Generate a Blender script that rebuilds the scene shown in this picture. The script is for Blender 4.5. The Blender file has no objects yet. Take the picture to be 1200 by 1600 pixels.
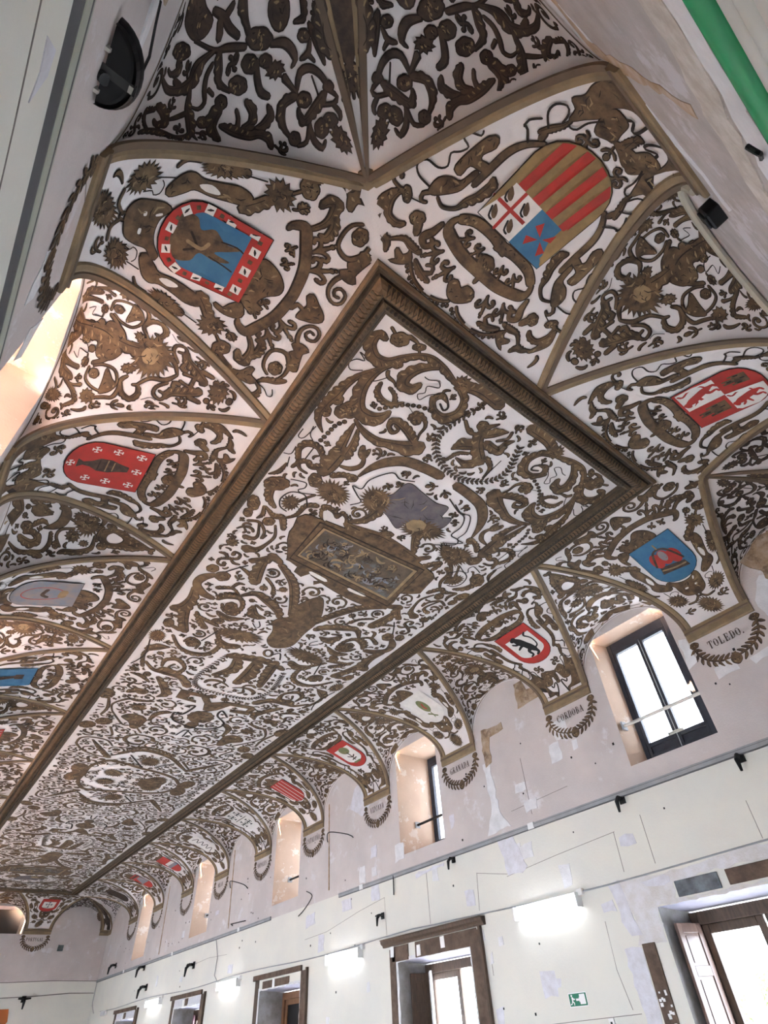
import bpy, math, random
from mathutils import Vector, Matrix
from mathutils.geometry import delaunay_2d_cdt
from math import sin, cos, pi, sqrt, atan2, hypot
random.seed(7)
SC = bpy.context.scene
COL = SC.collection

# ------------------------------------------------------------------ camera
cam_d = bpy.data.cameras.new('camera'); cam = bpy.data.objects.new('camera', cam_d); COL.objects.link(cam)
cam_d.sensor_fit = 'VERTICAL'; cam_d.sensor_height = 24.0; cam_d.lens = 849.04/1600*24.0
cam_d.shift_x = -28.9/1600; cam_d.shift_y = 75.3/1600
cam_d.clip_start = .02; cam_d.clip_end = 300
RW = Matrix(((0.7835062446321784, -0.6175385321032582, -0.06902264838539598), (-0.3648201471685236, -0.5470762001141747, 0.7534015473096483), (-0.5030151338104227, -0.5651139642907336, -0.653928117243244)))
cam.matrix_world = Matrix.Translation((-3.397, 0, 1.6)) @ RW.transposed().to_4x4()
SC.camera = cam
# ------------------------------------------------------------------ look
SC.view_settings.view_transform = 'Standard'; SC.view_settings.look = 'None'
SC.view_settings.exposure = 1.62; SC.view_settings.gamma = 1.0; SC.view_settings.use_curve_mapping = False
# ------------------------------------------------------------------ sky, sun, daylight at the openings
wd = bpy.data.worlds.new('sky'); SC.world = wd; wd.use_nodes = True
nt = wd.node_tree; nt.nodes.clear()
bg = nt.nodes.new('ShaderNodeBackground'); bg.inputs[0].default_value = (.88, .93, 1, 1); bg.inputs[1].default_value = 8.5
wo = nt.nodes.new('ShaderNodeOutputWorld'); nt.links.new(bg.outputs[0], wo.inputs[0])
def area_light(name, loc, direction, sx, sy, power, color):
    l = bpy.data.lights.new(name, 'AREA'); l.shape = 'RECTANGLE'; l.size = sx; l.size_y = sy; l.energy = power; l.color = color
    o = bpy.data.objects.new(name, l); COL.objects.link(o); o.location = loc
    o.rotation_euler = Vector(direction).to_track_quat('-Z', 'Y').to_euler()
    return o
sun = bpy.data.lights.new('sun', 'SUN'); sun.energy = 480; sun.angle = .01; sun.color = (1, .62, .36)
so = bpy.data.objects.new('sun', sun); COL.objects.link(so); so.rotation_euler = Vector((.27, .13, -1)).to_track_quat('-Z', 'Y').to_euler()
WINY = [3.31 + 5.327*i for i in range(5)]
DOORY = [3.31, 8.63, 13.96, 19.29, 24.62]

# ------------------------------------------------------------------ hall dimensions (metres)
A_, W_, WL = 2.1665, 4.131, 4.037           # half width of the framed flat, right wall, left wall
Y0, E_, B_, WB, D_ = 1.3435, 2.014, 2.6635, .4565, .419
OFF, E1 = 1.872, 2.56
Y1 = Y0 + E_ + 8*B_ + E1                    # far edge of the framed flat
YN, YF = Y0 - OFF, Y1 + OFF                 # near and far wall
ZC, ZT, ZS, ZK = 6.6, 5.65, 5.485, 6.475    # flat, spring of the cove, foot of the corbel band, crown of the lunette arch
CS, WBS, CC = 1.459, .48, .35               # pendentives of the end walls, corner corbel

# ------------------------------------------------------------------ helpers
def link(name, me, mats, parent=None):
    o = bpy.data.objects.new(name, me); COL.objects.link(o)
    for m in (mats if isinstance(mats, (list, tuple)) else [mats]): me.materials.append(m)
    if parent is not None: o.parent = parent
    return o
def tag(o, label=None, cat=None, group=None, kind=None):
    if label: o['label'] = label
    if cat: o['category'] = cat
    if group: o['group'] = group
    if kind: o['kind'] = kind
    return o
def empty(name, loc=(0,0,0), rz=0, parent=None):
    o = bpy.data.objects.new(name, None); COL.objects.link(o); o.location = loc; o.rotation_euler = (0,0,rz); o.empty_display_size = .05
    if parent is not None: o.parent = parent
    return o
def cr(P,step,closed=False):
    """Catmull-Rom through n-dimensional points"""
    n=len(P); out=[]
    if n<2: return list(P)
    g=(lambda i:P[i%n]) if closed else (lambda i:P[max(0,min(n-1,i))])
    for i in range(n if closed else n-1):
        a,b,c,d=g(i-1),g(i),g(i+1),g(i+2); L=hypot(c[0]-b[0],c[1]-b[1]); k=max(2,min(14,int(L/step)+1))
        for j in range(k):
            t=j/k; out.append(tuple(.5*((2*b[q])+(-a[q]+c[q])*t+(2*a[q]-5*b[q]+4*c[q]-d[q])*t*t+(-a[q]+3*b[q]-3*c[q]+d[q])*t**3) for q in range(len(b))))
    if not closed: out.append(tuple(P[-1]))
    return out
class MB:
    def __init__(s): s.v=[]; s.f=[]; s.m=[]; s.sm=[]
    def quad(s,a,b,c,d,m=0):
        n=len(s.v); s.v += [tuple(a),tuple(b),tuple(c),tuple(d)]; s.f.append((n,n+1,n+2,n+3)); s.m.append(m); return s
    def poly(s,pts,m=0):
        n=len(s.v); s.v += [tuple(p) for p in pts]; s.f.append(tuple(range(n,n+len(pts)))); s.m.append(m); return s
    def box(s,x0,x1,y0,y1,z0,z1,m=0):
        n=len(s.v); s.v += [(x,y,z) for x in (x0,x1) for y in (y0,y1) for z in (z0,z1)]
        for f in ((0,1,3,2),(4,6,7,5),(0,4,5,1),(2,3,7,6),(0,2,6,4),(1,5,7,3)): s.f.append(tuple(n+k for k in f)); s.m.append(m)
        return s
    def grid(s,rows,m=0,closed=False):
        n=len(s.v); c=len(rows[0])
        for r in rows: s.v += [tuple(p) for p in r]
        for i in range(len(rows)-1):
            for j in range(c if closed else c-1):
                k=(j+1)%c; s.f.append((n+i*c+j,n+i*c+k,n+(i+1)*c+k,n+(i+1)*c+j)); s.m.append(m)
        return s
    def tube(s,pts,r,seg=8,m=0,cap=True):
        pts=[Vector(p) for p in pts]; rings=[]
        rr = r if isinstance(r,(list,tuple)) else [r]*len(pts)
        for i,p in enumerate(pts):
            t=(pts[min(i+1,len(pts)-1)]-pts[max(i-1,0)]).normalized()
            u=t.cross(Vector((0,0,1)));
            if u.length<.05: u=t.cross(Vector((0,1,0)))
            u.normalize(); w=t.cross(u)
            rings.append([p+(u*cos(2*pi*k/seg)+w*sin(2*pi*k/seg))*rr[i] for k in range(seg)])
        s.grid(rings,m,True)
        if cap: s.poly(rings[0],m); s.poly(rings[-1],m)
        return s
    def build(s,name,mats,parent=None,smooth=False,bev=0):
        me=bpy.data.meshes.new(name); me.from_pydata(s.v,[],s.f); me.update()
        if any(s.m): me.polygons.foreach_set('material_index',s.m)
        if smooth: me.polygons.foreach_set('use_smooth',[True]*len(me.polygons))
        o=link(name,me,mats,parent)
        if bev: b=o.modifiers.new('bevel','BEVEL'); b.width=bev; b.segments=2; b.limit_method='ANGLE'
        return o

# ------------------------------------------------------------------ materials
def mat(name, base, rough=.7, var=None, scale=6, detail=4, bump=0, bscale=40, metal=0, coords='Object', spec=.3, lo=.35, hi=.65, var2=None, scale2=1.2, lo2=.5, hi2=.62, stretch=None):
    m=bpy.data.materials.new(name); m.use_nodes=True; t=m.node_tree; p=t.nodes['Principled BSDF']; L=t.links
    p.inputs['Base Color'].default_value=(*base,1); p.inputs['Roughness'].default_value=rough; p.inputs['Metallic'].default_value=metal
    p.inputs['Specular IOR Level'].default_value=spec
    tc=t.nodes.new('ShaderNodeTexCoord'); src=tc.outputs[coords]
    if stretch:
        mp=t.nodes.new('ShaderNodeMapping'); mp.inputs['Scale'].default_value=stretch; L.new(src,mp.inputs[0]); src=mp.outputs[0]
    def noise(s,d=4,r=.6):
        n=t.nodes.new('ShaderNodeTexNoise'); n.inputs['Scale'].default_value=s; n.inputs['Detail'].default_value=d; n.inputs['Roughness'].default_value=r; L.new(src,n.inputs['Vector']); return n
    def mixc(fac_sock,a,b):
        x=t.nodes.new('ShaderNodeMix'); x.data_type='RGBA'; L.new(fac_sock,x.inputs[0])
        for i,c in ((6,a),(7,b)):
            if isinstance(c,tuple): x.inputs[i].default_value=(*c,1)
            else: L.new(c,x.inputs[i])
        return x.outputs[2]
    def ramp(n,a,b):
        r=t.nodes.new('ShaderNodeMapRange'); r.inputs[1].default_value=a; r.inputs[2].default_value=b; L.new(n.outputs[0],r.inputs[0]); return r.outputs[0]
    c=base
    if var: c=mixc(ramp(noise(scale,detail),lo,hi),base,var)
    if var2: c=mixc(ramp(noise(scale2,6,.7),lo2,hi2),c,var2)
    if not isinstance(c,tuple): L.new(c,p.inputs['Base Color'])
    if bump:
        b=t.nodes.new('ShaderNodeBump'); b.inputs['Strength'].default_value=1; b.inputs['Distance'].default_value=bump
        L.new(noise(bscale,5).outputs[0],b.inputs['Height']); L.new(b.outputs[0],p.inputs['Normal'])
    return m
def emis(name,c,s):
    m=bpy.data.materials.new(name); m.use_nodes=True; p=m.node_tree.nodes['Principled BSDF']
    p.inputs['Base Color'].default_value=(*c,1); p.inputs['Emission Color'].default_value=(*c,1); p.inputs['Emission Strength'].default_value=s; return m
MV = mat('vault_plaster',(.72,.69,.70),.85,(.655,.625,.63),1.5,5,.002,60)
MU = mat('upper_wall_plaster',(.58,.53,.52),.9,(.50,.455,.45),1.1,6,.003,45,var2=(.62,.60,.62),scale2=2.3,lo2=.58,hi2=.66)
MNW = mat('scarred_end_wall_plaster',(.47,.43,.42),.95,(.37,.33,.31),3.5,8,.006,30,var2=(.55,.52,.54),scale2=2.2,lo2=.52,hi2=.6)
MLW = mat('lower_wall_cream_paint',(.69,.675,.615),.8,(.64,.63,.59),1.3,5,.002,30)
MREV = mat('peach_reveal_plaster',(.56,.43,.335),.9,(.50,.38,.30),2,4,.003,40,var2=(.62,.55,.49),scale2=3,lo2=.57,hi2=.6)
MWP = mat('white_filler_plaster',(.72,.72,.74),.9,(.60,.60,.62),7,5,.004,60)
MGP = mat('raw_rubble_plaster',(.46,.41,.36),.95,(.62,.58,.54),9,6,.01,40)
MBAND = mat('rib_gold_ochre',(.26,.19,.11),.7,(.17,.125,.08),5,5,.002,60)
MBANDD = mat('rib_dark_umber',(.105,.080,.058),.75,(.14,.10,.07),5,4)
MFR1 = mat('cornice_umber',(.095,.066,.038),.6,(.05,.036,.024),9,5,.002,70)
MFR2 = mat('cornice_ochre',(.17,.105,.055),.55,(.09,.06,.035),7,5,.002,70)
MFR3 = mat('cornice_dark',(.022,.017,.013),.7,(.06,.045,.03),12,4)
MPB = mat('umber_paint',(.138,.090,.052),.8,(.054,.036,.026),10,6,lo=.36,hi=.64,var2=(.19,.13,.07),scale2=4,lo2=.5,hi2=.7)
MPD = mat('dark_outline_paint',(.020,.015,.013),.85,(.034,.025,.020),12,3)
MPG = mat('ochre_highlight_paint',(.31,.225,.125),.8,(.20,.145,.085),9,4)
MPR = mat('red_paint',(.40,.035,.030),.75,(.31,.038,.032),9,4)
MPBL = mat('blue_paint',(.035,.125,.245),.8,(.05,.155,.27),8,5)
MPGB = mat('faded_grey_blue_paint',(.16,.20,.26),.85,(.24,.22,.22),7,5)
MPW = mat('white_paint',(.70,.68,.66),.8,(.62,.6,.58),8,3)
MPK = mat('black_paint',(.018,.017,.018),.8)
MPGN = mat('green_paint',(.13,.16,.075),.8,(.19,.19,.09),12,4)
MPLV = mat('maroon_grey_paint',(.082,.055,.042),.8,(.040,.029,.025),14,6)
MWOOD = mat('dark_walnut_wood',(.055,.035,.025),.5,(.10,.065,.045),6,6,.001,50,stretch=(6,6,1))
MWOODB = mat('bare_umber_plaster_wood',(.075,.050,.040),.85,(.14,.10,.075),7,6,.003,40)
MWINF = mat('window_frame_black_paint',(.022,.025,.035),.45,(.03,.035,.05),8,3)
MSHUT = mat('glossy_brown_shutter',(.16,.105,.085),.28,(.11,.07,.055),3,4,stretch=(5,5,1))
MMET = mat('dark_iron',(.02,.02,.02),.5,metal=.6)
MBLK = mat('black_enamel',(.008,.008,.009),.45)
MGRY = mat('grey_pvc_trunking',(.33,.34,.36),.5,(.26,.27,.28),4,3)
MGRY2 = mat('dark_grey_joint',(.12,.12,.13),.6)
MWPL = mat('white_plastic',(.75,.75,.75),.35)
MGREEN = mat('green_pipe_paint',(.02,.26,.10),.25,spec=.6)
MPIPE = mat('grey_pipe',(.50,.50,.47),.35,spec=.6)
MLAMP = emis('lit_tube_diffuser',(.93,.96,1),4.5)
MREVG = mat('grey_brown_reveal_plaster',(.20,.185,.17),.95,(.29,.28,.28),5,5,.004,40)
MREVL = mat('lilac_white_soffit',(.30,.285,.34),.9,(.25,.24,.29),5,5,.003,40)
MFLOOR = mat('pale_terrazzo_floor',(.74,.72,.69),.5,(.68,.66,.63),3,5)
MORNG = mat('orange_banner_cloth',(.42,.13,.04),.8)
MDRAPE = mat('purple_grey_drape_paint',(.085,.078,.098),.85,(.14,.125,.13),6,5)
MLAND = mat('faded_landscape_paint',(.125,.095,.068),.85,(.060,.052,.044),6,6,var2=(.12,.13,.13),scale2=3)
def glass(name,tint):
    m=bpy.data.materials.new(name); m.use_nodes=True; t=m.node_tree; t.nodes.clear()
    o=t.nodes.new('ShaderNodeOutputMaterial'); a=t.nodes.new('ShaderNodeBsdfTransparent'); a.inputs[0].default_value=(*tint,1); g=t.nodes.new('ShaderNodeBsdfGlossy'); g.inputs['Roughness'].default_value=.02
    x=t.nodes.new('ShaderNodeMixShader'); x.inputs[0].default_value=.06
    t.links.new(a.outputs[0],x.inputs[1]); t.links.new(g.outputs[0],x.inputs[2]); t.links.new(x.outputs[0],o.inputs[0]); return m
MGL = glass('window_glass',(.95,.97,1))
MGLD = glass('dusty_window_glass',(.68,.69,.71))  # grey tint added to cut the daylight through the upper panes

# ------------------------------------------------------------------ plan mapping of the four sides
# a side is a local frame: s runs along the wall, o is the distance from the frame edge toward the wall
class Side:
    def __init__(s,name,kind): s.name=name; s.kind=kind; s.w={'R':W_-A_,'L':WL-A_,'N':OFF,'F':OFF}[kind]
    def xy(s,a,o):
        k=s.kind
        return (A_+o,a) if k=='R' else (-A_-o,a) if k=='L' else (a,Y0-o) if k=='N' else (a,Y1+o)
SIDES={k:Side(n,k) for n,k in (('right','R'),('left','L'),('near','N'),('far','F'))}
def drop(t): return (ZC-ZT)*(1-sqrt(max(0,1-t*t)))
def covept(side,a,v,n=0.0):
    """point on the cove: a along the wall, v 0..1 along the arc, n offset into the room"""
    th=v*pi/2; t=sin(th); w=side.w; h=ZC-ZT
    o=t*w; z=ZC-h*(1-cos(th))
    if n:
        no,nz=-h*sin(th),-w*cos(th); l=hypot(no,nz); o+=n*no/l; z+=n*nz/l
    x,y=side.xy(a,o); return (x,y,z)
def lerp(a,b,t): return a+(b-a)*t
class Lun:
    """lunette: apex t0 on the cove, groins straight in plan to s0 and s1 on the wall"""
    def __init__(s,side,sa,t0,s0,s1): s.side=side; s.sa=sa; s.t0=t0; s.s0=s0; s.s1=s1
    def g(s,t,e):
        k=(t-s.t0)/(1-s.t0); return lerp(s.sa,s.s0 if e<0 else s.s1,k)
    def raw(s,r,t):
        a=lerp(s.g(t,-1),s.g(t,1),(r+1)/2); dz=drop(t); d0=drop(s.t0)
        q=(dz-d0)/(ZC-ZT-d0) if dz>d0 else 0
        z=ZC-dz+((ZK-ZT+0.0)*q)*sqrt(max(0,1-r*r))
        x,y=s.side.xy(a,t*s.side.w); return Vector((x,y,z))
    def pt(s,r,v,n=0.0):
        # v 0 apex .. 1 wall (even along the arc)
        th0=math.asin(s.t0); t=sin(lerp(th0,pi/2,v)); r=max(-1,min(1,r)); rr=sin(r*pi/2)
        p=s.raw(rr,t)
        if n:
            e=.02; t2=sin(lerp(th0,pi/2,min(1,v+e))); t1=sin(lerp(th0,pi/2,max(0,v-e)))
            r2=sin(min(1,r+e)*pi/2); r1=sin(max(-1,r-e)*pi/2)
            nn=(s.raw(r2,t)-s.raw(r1,t)).cross(s.raw(rr,t2)-s.raw(rr,t1))
            if nn.length>1e-9:
                nn.normalize()
                c=Vector((0,Y0+10,4)); c.y=p.y if s.side.kind in 'RL' else (Y0+3 if s.side.kind=='N' else Y1-3); 
                if nn.dot(c-p)<0: nn=-nn
                p=p+nn*n
        return p
# ------------------------------------------------------------------ ceiling: flat panel, pendentives, lunettes
FI = .34                                   # width of the cornice frame
ceiling = MB().quad((-A_+.1,Y0+.1,ZC),(A_-.1,Y0+.1,ZC),(A_-.1,Y1-.1,ZC),(-A_+.1,Y1-.1,ZC)).build('ceiling',MV)
tag(ceiling,'white flat panel and coved vault painted with brown grotesque scrollwork and coats of arms','ceiling',kind='structure')
TD=.22
def pw(knots,t):
    for (t0,a),(t1,b) in zip(knots,knots[1:]):
        if t<=t1+1e-9: return lerp(a,b,(t-t0)/(t1-t0))
    return knots[-1][1]
class Pend:
    """pendentive between two groins; lo/hi = piecewise linear edges (t, position along the wall)"""
    def __init__(s,side,c,lo,hi,ribs=('lo','hi'),t0=0): s.side=side; s.c=c; s.lo=lo; s.hi=hi; s.ribs=ribs; s.t0=t0
    def pt(s,u,v,n=0): return Vector(covept(s.side,s.c+u,v,n))
    def inside(s,u,v,m=0):
        t=sin(max(0,min(1,v))*pi/2); a=s.c+u
        return 0<=v<=1 and pw(s.lo,t)+m<a<pw(s.hi,t)-m
    def mesh(s,parent,nv=22,nu=10):
        rows=[]; v0=math.asin(s.t0)/(pi/2)
        for i in range(nv+1):
            v=lerp(v0,1,i/nv); t=sin(v*pi/2); a,b=pw(s.lo,t),pw(s.hi,t)
            rows.append([covept(s.side,lerp(a,b,j/nu),v) for j in range(nu+1)])
        return MB().grid(rows).build('pendentive',MV,parent,True)
    def rib(s,parent):
        for nm in s.ribs:
            kn=getattr(s,nm); sg=1 if nm=='lo' else -1; mb=MB(); rows=[]; N=30
            v0=math.asin(s.t0)/(pi/2)
            vs=[lerp(v0,1,i/N) for i in range(N+1)]
            if s.t0==0:
                for t,_ in kn[1:-1]: vs.append(math.asin(t)/(pi/2))
                vs.sort()
            for v in vs:
                t=sin(v*pi/2); a=pw(kn,t); dt=.02; sl=abs(pw(kn,min(1,t+dt))-pw(kn,max(0,t-dt)))/(min(1,t+dt)-max(0,t-dt))/s.side.w
                k=sqrt(1+min(sl,1.2)**2)
                lim=abs(pw(s.hi,t)-pw(s.lo,t))*.5
                prof=((-.022,.004),(-.02,.022),(.022,.026),(.03,.016),(.05,.024),(.085,.02),(.095,.003))
                rows.append([covept(s.side,a+sg*min(w*k,lim),v,n) for w,n in prof])
            mb.grid(rows); nr=len(rows)-1
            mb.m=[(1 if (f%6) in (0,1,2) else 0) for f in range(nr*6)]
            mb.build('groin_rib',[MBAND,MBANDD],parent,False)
    def corbel(s,parent):
        a,b=pw(s.lo,1),pw(s.hi,1); sd=s.side; mb=MB()
        prof=[(-.0,ZT+.03),(-.035,ZT+.02),(-.04,ZT-.03),(-.03,ZT-.06),(-.03,ZS+.02),(-.02,ZS),(0,ZS)]
        L=[[(*sd.xy(x,sd.w+o),z) for o,z in prof] for x in (a-.015,b+.015)]
        mb.grid(L); mb.poly(L[0]); mb.poly(L[1]); mb.build('corbel_band',MBAND,parent)
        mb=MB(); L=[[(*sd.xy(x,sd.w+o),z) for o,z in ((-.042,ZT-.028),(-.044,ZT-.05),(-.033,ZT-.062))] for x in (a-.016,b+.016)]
        mb.grid(L).build('corbel_shadow_fillet',MBANDD,parent)  # dark umber fillet below the top moulding of the corbel
PENDS={}; LUNS={}
def side_long(k):
    sd=SIDES[k]; h=B_/2-WB
    sa=[Y0+E_+i*B_ for i in range(9)]; yn=Y0-TD*OFF; yf=Y1+TD*OFF
    for i,y in enumerate(sa): LUNS[k,i]=Lun(sd,y,0,y-h,y+h)
    cn=sa[0]-B_/2; cf=sa[8]+B_/2
    LUNS[k,'n']=Lun(sd,yn,TD,YN+CC,cn-WB); LUNS[k,'f']=Lun(sd,yf,TD,cf+WB,YF-CC)
    for j in range(1,9):
        c=sa[j]-B_/2
        PENDS[k,j]=Pend(sd,c,[(0,sa[j-1]),(1,c-WB)],[(0,sa[j]),(1,c+WB)])
    PENDS[k,0]=Pend(sd,cn,[(0,Y0),(TD,yn),(1,cn-WB)],[(0,sa[0]),(1,cn+WB)],('lo2','hi'))
    PENDS[k,9]=Pend(sd,cf,[(0,sa[8]),(1,cf-WB)],[(0,Y1),(TD,yf),(1,cf+WB)],('lo','hi2'))
    PENDS[k,'cn']=Pend(sd,YN+CC/2,[(0,Y0),(1,YN)],[(TD,yn),(1,YN+CC)],('hi',),TD)
    PENDS[k,'cf']=Pend(sd,YF-CC/2,[(TD,yf),(1,YF-CC)],[(0,Y1),(1,YF)],('lo',),TD)
def side_end(k):
    sd=SIDES[k]; xr=A_+TD*(W_-A_); xl=-A_-TD*(WL-A_)
    LUNS[k,0]=Lun(sd,0,0,-CS+WBS,CS-WBS)
    LUNS[k,'r']=Lun(sd,xr,TD,CS+WBS,W_-CC); LUNS[k,'l']=Lun(sd,xl,TD,-WL+CC,-CS-WBS)
    PENDS[k,0]=Pend(sd,-CS,[(0,-A_),(TD,xl),(1,-CS-WBS)],[(0,0),(1,-CS+WBS)],('lo2','hi'))
    PENDS[k,1]=Pend(sd,CS,[(0,0),(1,CS-WBS)],[(0,A_),(TD,xr),(1,CS+WBS)],('lo','hi2'))
    PENDS[k,'cl']=Pend(sd,-WL+CC/2,[(0,-A_),(1,-WL)],[(TD,xl),(1,-WL+CC)],('hi',),TD)
    PENDS[k,'cr']=Pend(sd,W_-CC/2,[(TD,xr),(1,W_-CC)],[(0,A_),(1,W_)],('lo',),TD)
for k in 'RL': side_long(k)
for k in 'NF': side_end(k)
def rib2(P):
    # ribs that start at the corner star instead of the frame
    r=[]
    for nm in P.ribs:
        if nm.endswith('2'):
            q=Pend(P.side,P.c,P.lo,P.hi,(nm[:2],),TD); r.append(q)
    P.ribs=tuple(n for n in P.ribs if not n.endswith('2')); return r
PO={}; LO={}
for key,P in PENDS.items():
    o=P.mesh(ceiling); PO[key]=o
    extra=rib2(P)
    P.rib(o)
    for q in extra: q.rib(o)
    P.corbel(o)
for key,L in LUNS.items():
    rows=[[L.pt(lerp(-1,1,j/32),i/28) for j in range(33)] for i in range(29)]
    o=MB().grid(rows).build('lunette_vault',MV,ceiling,True); LO[key]=o
    rows=[[L.pt(lerp(-1,1,j/36),v,.004) for j in range(37)] for v in (.925,.95)]
    MB().grid(rows).build('painted_arch_line',MBANDD,o)
# small caps where the corner ribs meet
for sx,wx in ((1,W_-A_),(-1,WL-A_)):
    for yy in (Y0-TD*OFF,Y1+TD*OFF):
        z=ZC-drop(TD); x=sx*(A_+TD*wx); MB().grid([[(x+r*cos(a),yy+r*sin(a),z-d) for a in [i*pi/4 for i in range(8)]] for r,d in ((.085,-.02),(.075,.018),(.03,.024),(.001,.024))],closed=True).build('rib_boss',MBAND,ceiling)
# ------------------------------------------------------------------ cornice frame round the flat
PROF=[(0,0,1),(-.0,.035,1),(.025,.05,0),(.04,.05,0),(.05,.035,2),(.075,.035,2),(.09,.06,1),(.115,.085,1),(.15,.10,1),(.185,.095,1),(.21,.07,2),(.225,.055,2),(.24,.075,0),(.27,.085,0),(.29,.075,0),(.305,.04,2),(.315,.03,0),(.335,.028,0),(.34,0,0)]
trim=empty('trim_1',(0,0,0)); tag(trim,'carved umber and ochre cornice framing the flat ceiling panel','cornice frame',kind='structure')
cn=[(-A_,Y0),(A_,Y0),(A_,Y1),(-A_,Y1)]; ci=[(1,1),(-1,1),(-1,-1),(1,-1)]
for i in range(4):
    j=(i+1)%4; L=[]
    for k in (i,j):
        L.append([(cn[k][0]+ci[k][0]*o,cn[k][1]+ci[k][1]*o,ZC-d) for o,d,_ in PROF])
    mb=MB().grid(L); mb.m=[PROF[q][2] for q in range(len(PROF)-1)]
    run=mb.build('cornice_run',[MFR1,MFR2,MFR3],trim)
    # carved rows on the run: leaf and dart, beads
    x0,y0=cn[i]; x1,y1=cn[j]; Ln=hypot(x1-x0,y1-y0); ux,uy=(x1-x0)/Ln,(y1-y0)/Ln; nx,ny=-uy,ux
    def P3(s,o,d): return (x0+ux*s+nx*o,y0+uy*s+ny*o,ZC-d)
    rows_=MB(); st=.05; n=int((Ln-.36)/st)
    for q in range(n):
        s=.18+q*st+st/2
        if s<Ln*1.0 and (Ln<6 or s<40):
            rows_.poly([P3(s-.024,.095,.072),P3(s+.008,.09,.072),P3(s+.036,.15,.1085),P3(s+.026,.192,.101),P3(s+.0,.15,.1085)])
            rows_.poly([P3(s-.01+.03,.205,.078),P3(s+.01+.03,.205,.078),P3(s+.02,.185,.108),P3(s+.03-.02,.175,.108)])
    tag(rows_.build('leaf_and_dart_carving',MFR3 if i!=3 else MFR1,run),kind='stuff')  # left run's lit look is put into its colour as lighter umber
    rows_=MB(); st=.045; n=int((Ln-.6)/st)
    for q in range(n):
        s=.3+q*st; rows_.poly([P3(s-.014,.245,.086),P3(s+.014,.245,.086),P3(s+.018,.27,.094),P3(s,.285,.09),P3(s-.018,.27,.094)])
    tag(rows_.build('bead_carving',MFR3,run),kind='stuff')
    for k,(o,d,_) in enumerate(PROF): pass
# ------------------------------------------------------------------ walls
class Wall:
    """u runs along the wall, d is depth out of the room"""
    def __init__(s,kind): s.kind=kind
    def p(s,u,z,d=0):
        k=s.kind
        return (W_+d,u,z) if k=='R' else (-WL-d,u,z) if k=='L' else (u,YN-d,z) if k=='N' else (u,YF+d,z)
    def box(s,mb,u0,u1,z0,z1,d0,d1,m=0):
        P=[s.p(u,z,d) for u in (u0,u1) for z in (z0,z1) for d in (d0,d1)]
        n=len(mb.v); mb.v+=P
        for f in ((0,1,3,2),(4,6,7,5),(0,4,5,1),(2,3,7,6),(0,2,6,4),(1,5,7,3)): mb.f.append(tuple(n+k for k in f)); mb.m.append(m)
        return mb
WALLS={k:Wall(k) for k in 'RLNF'}
def make_wall(k,name,u0,u1,ops,zstrip,label):
    """ops: (ua,ub,za,zb,depth,reveal material index)"""
    w=WALLS[k]; mb=MB()
    us=sorted({u0,u1,*[o[0] for o in ops],*[o[1] for o in ops]}); zs=sorted({0,zstrip,6.7,*[o[2] for o in ops],*[o[3] for o in ops]})
    for a,b in zip(us,us[1:]):
        for c,d in zip(zs,zs[1:]):
            um,zm=(a+b)/2,(c+d)/2
            if any(o[0]<um<o[1] and o[2]<zm<o[3] for o in ops): continue
            mb.quad(w.p(a,c),w.p(b,c),w.p(b,d),w.p(a,d),0 if zm>zstrip else 1)
    for ua,ub,za,zb,dp,m in ops:
        sp=.10 if za>1 else .06
        A=[(ua,za),(ub,za),(ub,zb),(ua,zb)]; B=[(ua+sp,za),(ub-sp,za),(ub-sp,zb-.04),(ua+sp,zb-.04)]
        for q in range(4):
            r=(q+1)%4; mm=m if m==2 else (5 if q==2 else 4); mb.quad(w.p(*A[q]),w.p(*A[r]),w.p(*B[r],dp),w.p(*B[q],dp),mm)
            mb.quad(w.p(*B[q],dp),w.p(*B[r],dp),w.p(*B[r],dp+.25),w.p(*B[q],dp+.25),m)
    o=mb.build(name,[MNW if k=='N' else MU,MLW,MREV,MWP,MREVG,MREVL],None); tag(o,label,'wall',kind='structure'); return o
WT,WBt=6.3,4.23
dep=[.32,.85,.85,.85,.85]
opsR=[(c-.645,c+.665,WBt,WT,dep[i],2) for i,c in enumerate(WINY)]+[(c-.95,c+.95,0,2.56,.62,3) for c in DOORY]
opsL=[(c-.7,c+.7,WBt,6.38,.7,2) for c in WINY]+[(c-.95,c+.95,0,2.56,.62,3) for c in DOORY]  # the door openings on this side are unseen, added for more daylight
wall_right=make_wall('R','wall_right',YN,YF,opsR,3.95,'long side wall with pinkish plaster above and cream paint below, chipped and patched')
wall_left=make_wall('L','wall_left',YN,YF,opsL,4.36,'steeply foreshortened long wall with a grey strip between pinkish plaster and cream paint')
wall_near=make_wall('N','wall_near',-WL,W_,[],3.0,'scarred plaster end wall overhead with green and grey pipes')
wall_far=make_wall('F','wall_far',-WL,W_,[(-1.1,.93,5.5,6.4,.5,0)],4.0,'distant end wall, grey pink plaster above and cream paint below')
floor=MB().quad((-WL-1.2,YN-.1,0),(W_+1.2,YN-.1,0),(W_+1.2,YF+.1,0),(-WL-1.2,YF+.1,0)).build('floor',MFLOOR); tag(floor,'pale floor of the long hall','floor',kind='structure')
# dark recess of the far window
MB().box(-1.1,.93,YF+.5,YF+.52,5.5,6.4).build('recess_backing',MBLK,wall_far)
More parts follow.
